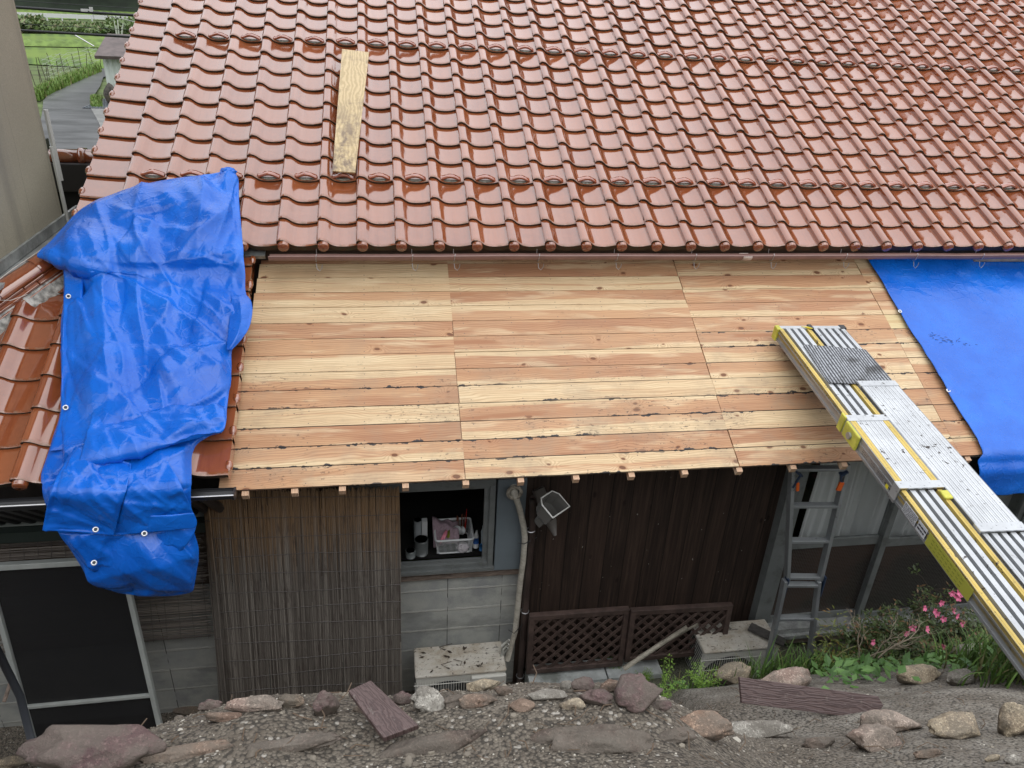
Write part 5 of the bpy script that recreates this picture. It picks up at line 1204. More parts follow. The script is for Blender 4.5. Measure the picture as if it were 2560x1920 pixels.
# clamps and stickers on the left side
bevel(pbox(1.03, 1.08, -.020, -.006, -.09, .022).build('yellow_latch', M_LEM, p1_), .004); bevel(pbox(1.10, 1.26, -.024, -.005, -.085, .016).build('yellow_latch', M_LEM, p1_), .008)
c = pq(1.18, -.024, -.035); B = MB(); B.tube([c, c - PW * .012], .022, 16); B.build('latch_knob', M_ALUD, p1_); bevel(pbox(1.70, 1.76, H0 - .04, H0 + .008, .0, .016).build('yellow_latch', M_LEM, p1_), .006)
M_STK = simple('sticker_white', (.50, .52, .55), .5); M_INK = simple('print_ink', (.03, .03, .04), .6); M_OLV = simple('green_yellow_sticker', (.34, .34, .05), .5)
def sticker(s0, s1, h0, h1, mat, lines, seed, inkm=None, bold=0):
    rg = random.Random(seed); o = pbox(s0, s1, -.0035, -.0025, h0, h1).build('sticker', mat, p1_); B = MB()
    for k in range(lines):
        z = h1 - (h1 - h0) * (k + 1) / (lines + 1); x = s0 + .006
        while x < s1 - .01:
            L = rg.uniform(.004, .018) * (1.6 if bold else 1); B.box((pq(x, -.0045, z) + pq(min(x + L, s1 - .004), -.0045, z)) / 2, (min(L, s1 - .004 - x), .0008, .003 + .006 * bold), (-PD, PW, PU)); x += L + rg.uniform(.002, .007)
    B.build('print', inkm or M_INK, o)
for q, (a, b_, m, n_, bo_) in enumerate([(1.30, 1.375, M_STK, 4, 0), (1.385, 1.46, M_STK, 4, 0), (1.47, 1.55, M_STK, 5, 0), (1.555, 1.635, M_STK, 2, 1)]): sticker(a, b_, -.072, -.010, m, n_, q, None, bo_)
sticker(1.75, 1.87, -.072, -.008, M_STK, 6, 9); sticker(1.885, 1.96, -.072, -.010, M_STK, 2, 10, None, 1)
pbox(1.575, 1.60, -.0050, -.004, -.068, -.045).build('sticker', simple('yellow_spot', (.7, .6, .03), .5), p1_)
o = pbox(1.975, 2.34, -.0035, -.0025, -.080, -.006).build('sticker', M_OLV, p1_); B = MB()
for k in range(3):
    for q in range(9): B.box(pq(2.02 + .03 * q, -.0045, -.022 - .02 * k), (.018, .0008, .005), (-PD, PW, PU))
B.build('print', simple('olive_ink', (.20, .22, .03), .5), o)
# grey mat lying over the planks
def mat_mat():
    t = NT('ribbed_grey_mat'); P = t.geo(); u = t.n('ShaderNodeAttribute'); u.attribute_name = 'tv'; s = t.sep(u.outputs['Vector'])
    r = t.math('ABSOLUTE', t.math('SUBTRACT', t.math('FRACT', t.math('MULTIPLY', s[0], 21.)), .5)); rr = t.ramp(r, .12, .38)
    c = t.mix(rr, (.07, .072, .078), (.42, .44, .47)); c = t.mix(t.ramp(t.noise(P, 60, 4, .75), .45, .62, 0, .6), c, (.075, .075, .08)); c = t.mix(t.ramp(t.noise(P, 6, 4), .50, .66, 0, .7), c, (.05, .048, .045))
    return t.set(col=c, rough=.95, nrm=t.bump(rr, .7, .004), spec=.1)
def onplank(x, y, h): return pl(x, y, PO + PU * h, PU)
mc = [onplank(2009, 862, .008), onplank(2165, 874, .010), onplank(2242, 966, .004), onplank(2072, 957, .008)]
rows = []; tv = []
for i in range(30):
    rr = []
    for j in range(40):
        u, v = j / 39, i / 29; P = (mc[0] * (1 - u) + mc[1] * u) * (1 - v) + (mc[3] * (1 - u) + mc[2] * u) * v
        side = float((P - PO) @ PW) - (2 * H0 + .01)
        P = P + PU * (.002 * math.sin(u * 17 + v * 5) - (max(0, side) * .35) + .004 * math.exp(-((u - .35) * 9) ** 2)) ; tv.append((u, v, 0)); rr.append(P)
    rows.append(rr)
o = MB().grid(np.array(rows)).build('ribbed_mat', mat_mat(), None, True); solid(o, .005); at = o.data.attributes.new('tv', 'FLOAT_VECTOR', 'POINT'); at.data.foreach_set('vector', np.array(tv, float).ravel()); tag(o, 'grey ribbed mat lying across the two aluminium planks', 'mat')

# ------------------------------------------------------------------ stepladder
M_LAD = mat_alu('ladder_aluminium', (.34, .36, .37), .35, .5, .4); M_NAVY = simple('navy_plastic', (.02, .035, .07), .5); M_ORG = simple('orange_plastic', (.62, .11, .015), .5)
YL = 3.90
lp = lambda x, y, Y=YL: onY(x, y, Y)
lad = empty('stepladder', lp(1985, 1600, 3.8), 'grey aluminium stepladder opened out straight and leaning on the eave', 'ladder')
fy = np.array([0, -1., 0])
def lb(a, b_, w, t_, name, mat, up=fy): B = MB(); B.bar(a, b_, w, t_, up); return bevel(B.build(name, mat, lad), .002)
lt, lh = lp(1980, 1160), lp(1967, 1452); rt, rh = lp(2118, 1158), lp(2049, 1448); lb(lt, lh, .026, .055, 'stile', M_LAD); lb(rt, rh, .026, .055, 'stile', M_LAD)
l2, l3 = lp(1962, 1450, 3.88), lp(1915, 1672, 3.84); r2, r3 = lp(2046, 1452, 3.88), lp(2018, 1692, 3.84); lb(l2, l3, .026, .05, 'stile', M_LAD); lb(r2, r3, .026, .05, 'stile', M_LAD)
def rung(y, La, Lb_, Ra, Rb, d_=.05, bright=0):
    def at_(A, B_, y):
        for k in np.linspace(0, 1, 200):
            P = A + (B_ - A) * k; q = P @ ROT.T; yy = 960 - F * q[1] / q[2]
            if yy >= y: return P
        return B_
    a = at_(La, Lb_, y); b_ = at_(Ra, Rb, y); B = MB(); B.bar(a + XA * .012, b_ - XA * .012, d_, .022, (0, 0, 1)); bevel(B.build('step', M_LAD, lad), .003)
for y in (1170, 1262, 1350, 1440): rung(y, lt, lh, rt, rh)
for y in (1460, 1544): rung(y, l2, l3, r2, r3)
for sd_, (A, B_) in (('l', (lt, lh)), ('r', (rt, rh))):
    c = A + (B_ - A) * .07; sg = 1 if sd_ == 'l' else -1; B = MB(); B.bar(c + (sg * .01, -.03, .03), c + (sg * .055, -.03, .0), .012, .04, fy); B.bar(c + (sg * .015, -.03, -.10), c + (sg * .05, -.03, .0), .010, .012, fy); B.build('brace', M_NAVY, lad)
    d_ = c + (B_ - A) / np.linalg.norm(B_ - A) * .06 + np.array([sg * .030, -.035, 0]); B = MB(); B.bar(d_, d_ + np.array([sg * (.012), 0, -.065]), .02 if sg > 0 else .036, .012, fy); bevel(B.build('lock_tab', M_ORG, lad), .002)
    h_ = B_; B = MB(); B.bar(h_ + (-sg * .016, -.02, .05), h_ + (-sg * .016, -.02, -.13), .012, .05, fy); B.build('hinge', M_NAVY, lad)

# ------------------------------------------------------------------ dark brown boards
def mat_brownboard():
    t = NT('dark_brown_stained_board'); P = t.geo(); u = t.attr('tv'); s = t.sep(u.outputs['Vector'])
    w = t.math('ADD', t.math('MULTIPLY', s[1], 7.), t.math('MULTIPLY', t.noise(t.comb(t.math('MULTIPLY', s[0], 2.), t.math('MULTIPLY', s[1], 3.), 0.), 1., 3), 6.)); r = t.ramp(t.math('ABSOLUTE', t.math('SUBTRACT', t.math('FRACT', w), .5)), .05, .4)
    f_ = t.noise(t.comb(t.math('MULTIPLY', s[0], 3.), t.math('MULTIPLY', s[1], 60.), 0.), 1., 4)
    c = t.mix(r, (.060, .036, .034), (.105, .068, .064)); c = t.mix(t.ramp(f_, .4, .7, 0, .5), c, (.13, .09, .085)); c = t.mix(t.ramp(t.noise(P, 40, 4, .7), .6, .68, 0, .4), c, (.20, .17, .15))
    return t.set(col=c, rough=.5, nrm=t.bump(t.math('ADD', r, f_), .5, .003))
M_BB = mat_brownboard()
def dark_board(name, px4, P0, n, label, t_=.018):
    n = np.array(n, float); n /= np.linalg.norm(n); q = [pl(x, y, P0, n) for x, y in px4]; B = MB(); B.prism(q, n, t_); o = B.build(name, M_BB)
    at = o.data.attributes.new('tv', 'FLOAT_VECTOR', 'POINT'); uv_ = [(0, 0, 0), (1.2, 0, 0), (1.2, 1, 0), (0, 1, 0)] * 2; at.data.foreach_set('vector', np.array(uv_, float).ravel()); tag(bevel(o, .002), label, 'board')
P = hit(980, 1850); dark_board('brown_board', [(870, 1727), (952, 1841), (1044, 1818), (926, 1700)][0:0] + [(870, 1726), (958, 1845), (1047, 1812), (927, 1700)], P + np.array([0, 0, .045]), (-.05, -.12, 1.), 'short dark brown board tipped over the crest beside the reed screen')
P = hit(1990, 1795); dark_board('brown_board', [(1850, 1692), (2190, 1741), (2212, 1766), (2145, 1801), (1856, 1761)][0:2] + [(2208, 1768), (2146, 1797), (1855, 1760)], P + np.array([0, 0, .02]), (.0, -.62, .8), 'long dark brown board lying on the right side of the bank') if False else None
def dark_board5(px, P0, n, label):
    n = np.array(n, float); n /= np.linalg.norm(n); q = [pl(x, y, P0, n) for x, y in px]; B = MB(); B.prism(q, n, .016); o = B.build('brown_board', M_BB)
    e = (q[1] - q[0]); L = np.linalg.norm(e); e /= L; f_ = np.cross(n, e); wd = max(abs((p - q[0]) @ f_) for p in q)
    tv_ = [(((p - q[0]) @ e) / L * 1.4, abs((p - q[0]) @ f_) / wd, 0) for p in q] * 2; at = o.data.attributes.new('tv', 'FLOAT_VECTOR', 'POINT'); at.data.foreach_set('vector', np.array(tv_, float).ravel()); tag(bevel(o, .002), label, 'board')
dark_board5([(1849, 1693), (2196, 1741), (2209, 1764), (2190, 1790), (2146, 1795), (1855, 1758)], hit(2000, 1800) + np.array([0, 0, .03]), (.05, -.75, .66), 'long dark brown board lying on the right side of the bank')
o4 = [onY(1880, 1553, 4.0), onY(1962, 1607, 3.93)]
b = MB(); b.bar(onZ(1874, 1566, -4.37), onZ(1962, 1608, -4.37), .085, .018); tag(b.build('dark_plank', simple('dark_grey_plank', (.06, .055, .05), .8, 0, 30, .3, .3)), 'short dark grey plank lying on the dusty air conditioner', 'plank')

# ------------------------------------------------------------------ blue tarpaulins
def mat_tarp(name='blue_tarp'):
    t = NT(name); P = t.geo(); s = t.sep(P)
    c = t.mix(t.ramp(t.noise(P, 2.2, 4, .6), .35, .7), (.003, .108, .55), (.006, .155, .70))
    c = t.mix(t.ramp(t.noise(P, 75, 3, .7), .67, .72, 0, .6), c, (.02, .05, .16))
    wv = t.noise(t.scl(P, (260, 260, 260)), 1., 1)
    cr = t.vor(t.vadd(P, t.scl(t.noise(P, 4, 3, .6, out=1), .10)), 13., 'DISTANCE_TO_EDGE'); crk = t.ramp(cr.outputs['Distance'], 0, .10, 1, 0)
    rdg = lambda sc, d_: t.math('ABSOLUTE', t.math('SUBTRACT', t.noise(P, sc, 2, .5, d_), .5))
    n2 = t.math('ADD', rdg(4.5, .5), t.math('MULTIPLY', rdg(11., .7), .5)); n3 = t.math('ADD', rdg(26., .5), t.math('MULTIPLY', rdg(60., .4), .4))
    b1 = t.bump(n2, .20, .03); b2 = t.bump(crk, .16, .006, b1); b3 = t.bump(n3, .20, .005, b2); b4 = t.bump(wv, .05, .001, b3)
    return t.set(col=c, rough=t.ramp(t.noise(P, 7, 3), .3, .7, .24, .34), nrm=b4, spec=.55, coat=.0)
M_TARP = mat_tarp()
def creases(n, seed, L=(.12, .7), A=(.004, .016), W=(.012, .045), box=(0, 6, 0, 3)):
    rg = random.Random(seed); return [(rg.uniform(box[0], box[1]), rg.uniform(box[2], box[3]), rg.uniform(0, PI), rg.uniform(*L), rg.uniform(*A) * rg.choice([1, 1, -1]), rg.uniform(*W)) for _ in range(n)]
def facets(X, Y, seed, lams=((.62, .040), (.36, .020), (.19, .008))):
    rg = random.Random(seed); h = np.zeros_like(X)
    for lam, A in lams:
        for q in range(2):
            a = rg.uniform(0, PI); ph = rg.uniform(0, 6)
            wx = X + .22 * lam * np.sin(Y * 6 / lam * .25 + ph) + .10 * lam * np.sin(Y * 4.7 + X * 5.3 + ph); wy = Y + .22 * lam * np.sin(X * 5 / lam * .3 + ph * 2)
            t_ = (wx * math.cos(a) + wy * math.sin(a)) / lam + ph; amp = .5 + .5 * np.sin(X * 2.3 / lam * .4 + Y * 1.9 / lam * .4 + ph * 3)
            h += A * amp * (np.abs((t_ % 1.0) - .5) * 2 - .5)
    return h
def crease_h(X, Y, cs):
    h = np.zeros_like(X)
    for cx, cy, a, L, A, W in cs:
        dx, dy = X - cx, Y - cy; al = dx * math.cos(a) + dy * math.sin(a); ac = -dx * math.sin(a) + dy * math.cos(a) + .06 * np.sin(al * 7 + cx * 9) * L
        h += A * np.exp(-np.abs(ac) / W) * np.exp(-(al / L) ** 2)
        h += A * .7 * np.tanh(ac / W / 1.5) * np.exp(-(al / L) ** 2) * np.exp(-(ac / (L * .6)) ** 2)
    return h
def poly_at(pts, t_):
    """pts: list of (x,y); t_ in 0..len-1, Catmull-Rom"""
    n = len(pts); i = min(int(t_), n - 2); f_ = t_ - i; p = [np.array(pts[max(0, min(n - 1, i + k))], float) for k in (-1, 0, 1, 2)]
    return .5 * ((2 * p[1]) + (-p[0] + p[2]) * f_ + (2 * p[0] - 5 * p[1] + 4 * p[2] - p[3]) * f_ ** 2 + (-p[0] + 3 * p[1] - 3 * p[2] + p[3]) * f_ ** 3)
YV = 3.60
def drape(x, y, off):
    """first point of the stacked roofs / hanging plane met along the line of sight, lifted by off"""
    d = ray(x, y); d = d / np.linalg.norm(d)
    def tp(P0, n): return (P0 @ n) / (d @ n)
    tU = tp(U0 + nU * (.098 + off), nU); tT = tp(T0 + nL * (.085 + off), nL); tV = (YV - off - .0) / d[1]
    yU = tU * d[1]; w = sm((yU - 4.72) / .30) ; t_ = tU * w + tT * (1 - w)
    k = .05; m = max(t_, tV); mm = min(t_, tV); h = max(k - (m - mm), 0) / k; t_ = m + h * h * k * .25
    if tT * d[1] > YV + .25: t_ = tU * w + tT * (1 - w)
    return d * t_
K_ = 2560 / 2212
def sheet(name, Lp, Rp, nu, nv, off, cs, mat, parent=None, lift=None, und=.02, seed=0, edgefree=False):
    rows = []; n_ = len(Lp) - 1
    for i in range(nv + 1):
        t_ = n_ * i / nv; a, b_ = poly_at(Lp, t_) * K_, poly_at(Rp, t_) * K_; rr = []
        for j in range(nu + 1):
            u = j / nu; x, y = a * (1 - u) + b_ * u
            o_ = off + (lift(u, i / nv) if lift else 0); rr.append(drape(x, y, o_))
        rows.append(rr)
    P = np.array(rows); X = P[..., 0]; S = np.cumsum(np.concatenate([np.zeros((1, nu + 1)), np.linalg.norm(np.diff(P, axis=0), axis=2)], 0), 0)
    h = crease_h(X, S[:, nu // 2][:, None] + X * .0, cs) if cs else np.zeros_like(X)
    h = h + facets(X, S[:, nu // 2][:, None] + X * .0, seed + 50, ((.60, .060), (.34, .034), (.17, .014)) if nv > 150 else ((.40, .012), (.17, .006), (.09, .003)))
    for i in range(nv + 1):
        for j in range(0, nu + 1): h[i, j] += und * mnoise.noise(Vector((X[i, j] * 2.6 + seed, S[i, nu // 2] * 1.5, seed))) + und * .45 * mnoise.noise(Vector((X[i, j] * 7 + seed, S[i, nu // 2] * 5, 7)))
    du = np.gradient(P, axis=1); dv = np.gradient(P, axis=0); N = np.cross(dv, du); ln_ = np.linalg.norm(N, axis=2, keepdims=True); N = N / np.maximum(ln_, 1e-9)
    flip = np.sign((N * -P).sum(2, keepdims=True)); N = N * flip; uu_ = np.linspace(0, 1, nu + 1)[None, :]; vv_ = np.linspace(0, 1, nv + 1)[:, None]; ed = np.clip(np.minimum(np.minimum(uu_, 1 - uu_) / .07, np.minimum(vv_, 1 - vv_) / .03), 0, 1); P = P + N * (np.clip(h, -.030, .085) * (.2 + .8 * ed * ed * (3 - 2 * ed)))[..., None]
    o = MB().grid(P).build(name, mat, parent, True); return o, P
TARP_L = [(484, 368), (430, 378), (345, 391), (250, 418), (178, 450), (137, 492), (108, 524), (82, 553), (112, 558), (133, 574), (138, 620), (135, 690), (133, 760), (133, 830), (130, 895), (112, 950), (100, 990), (88, 1025), (91, 1055), (100, 1090), (108, 1120), (126, 1155), (152, 1186), (180, 1226), (207, 1258), (250, 1279), (300, 1290)]
TARP_R = [(505, 366), (516, 392), (518, 430), (520, 475), (522, 515), (527, 555), (530, 590), (531, 625), (539, 655), (542, 688), (522, 724), (503, 750), (499, 790), (497, 835), (492, 880), (484, 925), (430, 955), (413, 980), (412, 1020), (412, 1060), (413, 1100), (417, 1140), (428, 1180), (427, 1218), (420, 1258), (408, 1282), (330, 1291)]
cs_main = creases(80, 21, L=(.15, .70), A=(.005, .020), W=(.006, .030), box=(-2.2, -.5, 0, 3.8))
cs_main += creases(70, 77, L=(.10, .55), A=(.003, .009), W=(.004, .011), box=(-2.2, -.5, 0, 3.8))
cs_main += [(-1.55, .75, 1.25, .9, .035, .05), (-1.15, .55, 1.9, .7, .030, .05), (-1.3, 1.35, .5, .5, .026, .03), (-1.0, 1.6, 2.2, .6, .028, .035), (-1.72, 1.2, 1.35, .9, .04, .05), (-1.1, 2.1, 2.3, .45, .025, .03), (-1.5, 2.0, 1.1, .6, .028, .04), (-1.25, .25, 1.45, .4, .03, .04), (-.95, .9, 1.6, .6, .03, .05)]
def lift_main(u, v): return .07 * math.sin(PI * u) ** .6 * (1 if v < .72 else .4) + .05 * math.exp(-((v - .27) / .06) ** 2) * (1 - u) ** 2 + (.08 * math.sin(PI * u) * math.sin(PI * (v - .78) / .22) if v > .78 else 0)
tarp, TP = sheet('blue_tarp', TARP_L, TARP_R, 120, 280, .0, cs_main, M_TARP, None, lift_main, .022, 3)
tag(tarp, 'crumpled blue tarp knotted to the upper roof and hanging over the lower left eave', 'tarp')
small = creases(110, 5, L=(.08, .35), A=(.003, .012), W=(.005, .02), box=(-2.2, -.5, 0, .8))
flA, _ = sheet('folded_layer', [(203, 874), (196, 905), (186, 940), (178, 972), (170, 1003), (176, 1009)], [(440, 877), (481, 880), (488, 900), (487, 918), (482, 932), (478, 936)], 60, 40, .075, small, M_TARP, tarp, lambda u, v: .05 * math.sin(PI * min(1, v * 1.0)) + .02 * v, .02, 8); solid(flA, .002)
# the fold's lower edge rises to the right: shift its middle
flB, _ = sheet('front_flap', [(163, 965), (140, 1000), (118, 1040), (103, 1085), (96, 1120), (92, 1145)], [(283, 1000), (279, 1030), (272, 1062), (262, 1095), (253, 1130), (246, 1157)], 50, 60, .10, small, M_TARP, tarp, lambda u, v: .015 * math.sin(PI * v), .012, 12); solid(flB, .002)
flC, _ = sheet('middle_flap', [(285, 985), (276, 1020), (268, 1060), (260, 1100), (250, 1130), (238, 1156)], [(352, 985), (370, 1010), (388, 1040), (402, 1075), (414, 1100), (420, 1118)], 50, 60, .07, small, M_TARP, tarp, lambda u, v: .025 * math.sin(PI * v) - .03 * max(0, v - .8), .02, 15); solid(flC, .002)
flC2, _ = sheet('middle_hem', [(238, 1120), (240, 1135), (243, 1148), (246, 1157)], [(418, 1108), (424, 1122), (425, 1133), (422, 1140)], 50, 14, .085, None, M_TARP, tarp, lambda u, v: .012 * math.sin(PI * u), .012, 19); solid(flC2, .002)
flD, _ = sheet('lower_fold', [(128, 1152), (148, 1176), (168, 1200), (188, 1222), (205, 1238), (222, 1250)], [(424, 1136), (420, 1150), (410, 1168), (395, 1185), (372, 1203), (345, 1220)], 70, 40, .045, small, M_TARP, tarp, lambda u, v: .03 * math.sin(PI * v) + .02 * math.sin(PI * u), .03, 23); solid(flD, .002)
flE, _ = sheet('side_hem', [(136, 572), (139, 620), (136, 690), (134, 760), (133, 830), (131, 893), (118, 940), (106, 975)], [(182, 560), (180, 640), (172, 700), (160, 760), (156, 820), (170, 880), (190, 930), (205, 965)], 24, 100, .035, None, M_TARP, tarp, None, .03, 27); solid(flE, .002)
flR, _ = sheet('side_bulge', [(500, 640), (497, 670), (494, 700), (492, 730), (490, 756)], [(531, 636), (543, 652), (545, 680), (534, 716), (500, 757)], 24, 40, .05, None, M_TARP, tarp, lambda u, v: .05 * math.sin(PI * v) * (1 - abs(2 * u - 1)), .02, 31); solid(flR, .002)
# knot round a snow guard
b = MB(); kc_ = drape(492 * K_, 372 * K_, .03); rg_ = random.Random(9)
rows = [[kc_ + np.array([.052 * math.cos(a) * math.sin(f) * (1 + .25 * math.sin(3 * a)), .03 * math.sin(a) * math.sin(f), .034 * math.cos(f)]) * (1 + rg_.uniform(-.12, .12)) for a in np.linspace(0, 2 * PI, 18)[:-1]] for f in np.linspace(.05, PI - .05, 10)]
b.grid(np.array(rows), 0, True)
for q in range(4): a0 = .5 * q; b.tube([kc_ + .034 * np.array([math.cos(a) * 1.35, math.sin(a) * .9 - .01, .35 * math.sin(a + a0)]) for a in np.linspace(0, 2 * PI, 14)], .010, 7)
b.build('knot', M_TARP, tarp, True)
M_EYE = simple('aluminium_eyelet', (.75, .76, .77), .3, .7)
def eyelet(x, y, off, parent, tilt=1.):
    c = drape(x, y, off); v = -c / np.linalg.norm(c); a = np.cross(v, [0, 0, 1]); a /= np.linalg.norm(a); u = np.cross(a, v); B = MB(); rows = []
    for r, h in ((.0075, 0), (.0095, .003), (.0135, .003), (.0155, 0)): rows.append([c + a * r * math.cos(t_) + u * r * math.sin(t_) * tilt + v * h for t_ in np.linspace(0, 2 * PI, 21)[:-1]])
    B.grid(np.array(rows), 0, True); B.build('eyelet', M_EYE, parent, True); B = MB(); B.add([c + a * .0075 * math.cos(t_) + u * .0075 * math.sin(t_) * tilt + v * .0012 for t_ in np.linspace(0, 2 * PI, 17)[:-1]], [tuple(range(16))]); B.build('eyelet_hole', M_BLACK, parent)
for x, y, of in ((171, 741, .075), (164, 1019, .075), (239, 1324, .135), (361, 1334, .125), (235, 1407, .15)): eyelet(x, y, of, tarp)
# right tarp: stretched over the boards, its end hanging past the eave
edge = [(2162, 643), (2180, 672), (2201, 702), (2226, 746), (2250, 787), (2268, 822), (2282, 844), (2300, 868), (2348, 954), (2380, 1008), (2413, 1060), (2438, 1100), (2451, 1127), (2453, 1141)]
ex = []; 
for (x, y) in edge: P = pl(x, y, B0 + nL * .012, nL); ex.append(((P - B0) @ dL, P[0]))
ex.sort(); es = np.array([e[0] for e in ex]); exx = np.array([e[1] for e in ex])
hang = [(2453, 1141), (2447, 1170), (2439, 1202), (2455, 1222), (2474, 1238)]
hx = []; 
for (x, y) in hang: P = onY(x, y, B0[1] - .055); hx.append((P[2], P[0]))
rows = []; nu, nv = 150, 130; X1 = 7.1; zE = B0[2] - .02; zlow = hx[-1][0]
ss = np.linspace(2.1, .0, 100); zz = np.linspace(zE, zlow, 34)
cs_r = creases(70, 41, L=(.12, .6), A=(.0015, .0065), W=(.008, .03), box=(3.6, 6.4, 0, 2.6))
for s_ in ss:
    xl = np.interp(s_, es, exx); rows.append([B0 + XA * (xl + (X1 - xl) * (j / nu) ** 1.1) + dL * s_ + nL * .016 for j in range(nu + 1)])
hz = np.array([h[0] for h in hx][::-1]); hxx = np.array([h[1] for h in hx][::-1])
for k, z in enumerate(zz):
    xl = np.interp(z, hz, hxx); q = k / (len(zz) - 1); rows.append([np.array([xl + (X1 - xl) * (j / nu) ** 1.1, B0[1] - .018 - .045 * sm(q * 3) + .02 * q, z]) for j in range(nu + 1)])
P = np.array(rows); X = P[..., 0]; S = np.cumsum(np.concatenate([np.zeros((1, nu + 1)), np.linalg.norm(np.diff(P, axis=0), axis=2)], 0), 0)
h = np.abs(crease_h(X, S, cs_r)) + .5 * np.maximum(0, facets(X, S, 77, ((.7, .016), (.33, .009), (.16, .005))) + .01); 
for i in range(h.shape[0]):
    for j in range(nu + 1): h[i, j] += .012 * (mnoise.noise(Vector((X[i, j] * 2.1, S[i, j] * 2.5, 5))) * .5 + .5) + (.022 * mnoise.noise(Vector((X[i, j] * 6, 3, 1))) * max(0, (i - 100) / 34))
du = np.gradient(P, axis=1); dv = np.gradient(P, axis=0); N = np.cross(dv, du); N /= np.maximum(np.linalg.norm(N, axis=2, keepdims=True), 1e-9); N *= np.sign((N * -P).sum(2, keepdims=True)); P = P + N * h[..., None]
rt_ = MB().grid(P).build('blue_tarp', M_TARP, None, True); solid(rt_, .0015); tag(rt_, 'flat blue tarp covering the right end of the board roof', 'tarp')
def eye2(x, y):
    c = pl(x, y, B0 + nL * .035, nL); B = MB(); rows = []
    for r, hh in ((.0075, 0), (.0095, .003), (.0135, .003), (.0155, 0)): rows.append([c + XA * r * math.cos(t_) + dL * r * math.sin(t_) + nL * hh for t_ in np.linspace(0, 2 * PI, 21)[:-1]])
    B.grid(np.array(rows), 0, True); B.build('eyelet', M_EYE, rt_, True); B = MB(); B.add([c + XA * .0075 * math.cos(t_) + dL * .0075 * math.sin(t_) + nL * .001 for t_ in np.linspace(0, 2 * PI, 17)[:-1]], [tuple(range(16))]); B.build('eyelet_hole', M_BLACK, rt_)
eye2(2371, 976); eye2(2250, 778)
b = MB(); rg_ = random.Random(12)
for q in range(55):
    u = rg_.gauss(0, 1); c = pl(2330 + 45 * u, 842 + 8 * u + rg_.gauss(0, 5), B0 + nL * .030, nL); a = rg_.uniform(-.8, .8) ; L = rg_.uniform(.006, .03); b.tube([c, c + XA * L * math.cos(a) + dL * L * math.sin(a)], .0012, 4)
tag(b.build('pine_needles', simple('needles', (.05, .045, .06), .9)), kind='stuff')
# black sheet standing in for the shade under the tarp's edge
b = MB(); b.add([B0 + XA * 3.72 - dL * .0 - nL * .02, B0 + XA * 4.6 - nL * .02, B0 + XA * 4.6 - nL * .02 + np.array([0, .10, -.34]), B0 + XA * 3.93 - nL * .02 + np.array([0, .06, -.30]), B0 + XA * 3.60 - nL * .02 + np.array([0, .1, -.16])], [(0, 1, 2, 3, 4)]); b.build('tarp_shade_sheet', simple('shade_black', (.012, .011, .010), .9), house)

# ------------------------------------------------------------------ plants on the bank
def gz_(x, y): return np.array([x, y, ground_h(x, y)])
M_GRASS = mat_leaf('grass_blades', (.055, .12, .022), (.14, .24, .05), (.20, .19, .08)); M_DKLF = mat_leaf('azalea_leaves', (.035, .055, .018), (.09, .125, .04), (.17, .10, .05), .45)
M_NAND = mat_leaf('nandina_leaves', (.11, .14, .03), (.24, .26, .06), (.22, .13, .04)); M_BROAD = mat_leaf('broad_leaves', (.045, .11, .022), (.10, .20, .045)); M_FERN = mat_leaf('feathery_weed', (.13, .24, .03), (.22, .36, .06))
M_TWIG = simple('twigs', (.10, .075, .055), .85, 0, 20, .3); M_BARE = simple('dry_twig', (.36, .30, .23), .9)
b = MB(); rg5 = random.Random(6)
tufts = [(1655, 1412, 9, .30), (1690, 1405, 8, .26), (1640, 1398, 6, .30), (1745, 1405, 14, .20), (1765, 1400, 12, .24), (1785, 1412, 14, .2), (1720, 1400, 10, .2), (1860, 1430, 14, .26), (1900, 1420, 12, .2), (2120, 1440, 26, .26), (2150, 1430, 28, .28), (2180, 1440, 28, .26), (2095, 1430, 22, .22), (2060, 1425, 18, .22), (2200, 1455, 18, .22), (2130, 1465, 20, .16), (2175, 1470, 20, .15), (2030, 1430, 14, .2), (1960, 1425, 12, .22), (1940, 1432, 10, .2), (1600, 1420, 5, .16), (1725, 1375, 6, .32)]
for (x, y, n_, L) in tufts:
    c = hit(x * K_, y * K_) if x > 1800 else gz_(onY(x * K_, (y + 35) * K_, 3.35)[0], 3.35)
    for q in range(n_ * 3): p = c + np.array([rg5.gauss(0, .07), rg5.gauss(0, .07), 0]); p[2] = ground_h(p[0], p[1]) - .01; blade(b, p, rg5.uniform(0, 6.28), L * rg5.uniform(.6, 1.35), rg5.uniform(.006, .013), rg5.uniform(.5, 1.7), 6)
for q in range(900):
    X_, Y_ = rg5.uniform(1.7, 4.4), rg5.uniform(2.95, 3.75); p = gz_(X_, Y_) + (0, 0, -.01); blade(b, p, rg5.uniform(0, 6.28), rg5.uniform(.06, .22), rg5.uniform(.004, .009), rg5.uniform(.4, 1.5), 5)
tag(b.build('grass', M_GRASS, None, True), kind='stuff')
b = MB()
for q in range(360):
    x, y = rg5.gauss(1835, 40), rg5.gauss(1450, 16)
    if q > 220: x, y = rg5.uniform(1700, 2190), rg5.gauss(1440, 14)
    p = hit(x * K_, y * K_) + np.array([0, 0, rg5.uniform(.01, .10)]); d_ = np.array([rg5.uniform(-1, 1), rg5.uniform(-1, .5), rg5.uniform(-.1, .6)]); leaf(b, p, d_, rg5.uniform(.04, .085), rg5.uniform(.025, .045), .5)
for q in range(260):
    X_, Y_ = rg5.uniform(1.35, 3.4), rg5.uniform(3.0, 3.7); p = gz_(X_, Y_) + np.array([0, 0, rg5.uniform(.01, .07)]); d_ = np.array([rg5.uniform(-1, 1), rg5.uniform(-1, .5), rg5.uniform(-.1, .6)]); leaf(b, p, d_, rg5.uniform(.02, .055), rg5.uniform(.012, .03), .5)
tag(b.build('ground_cover', M_BROAD), kind='stuff')
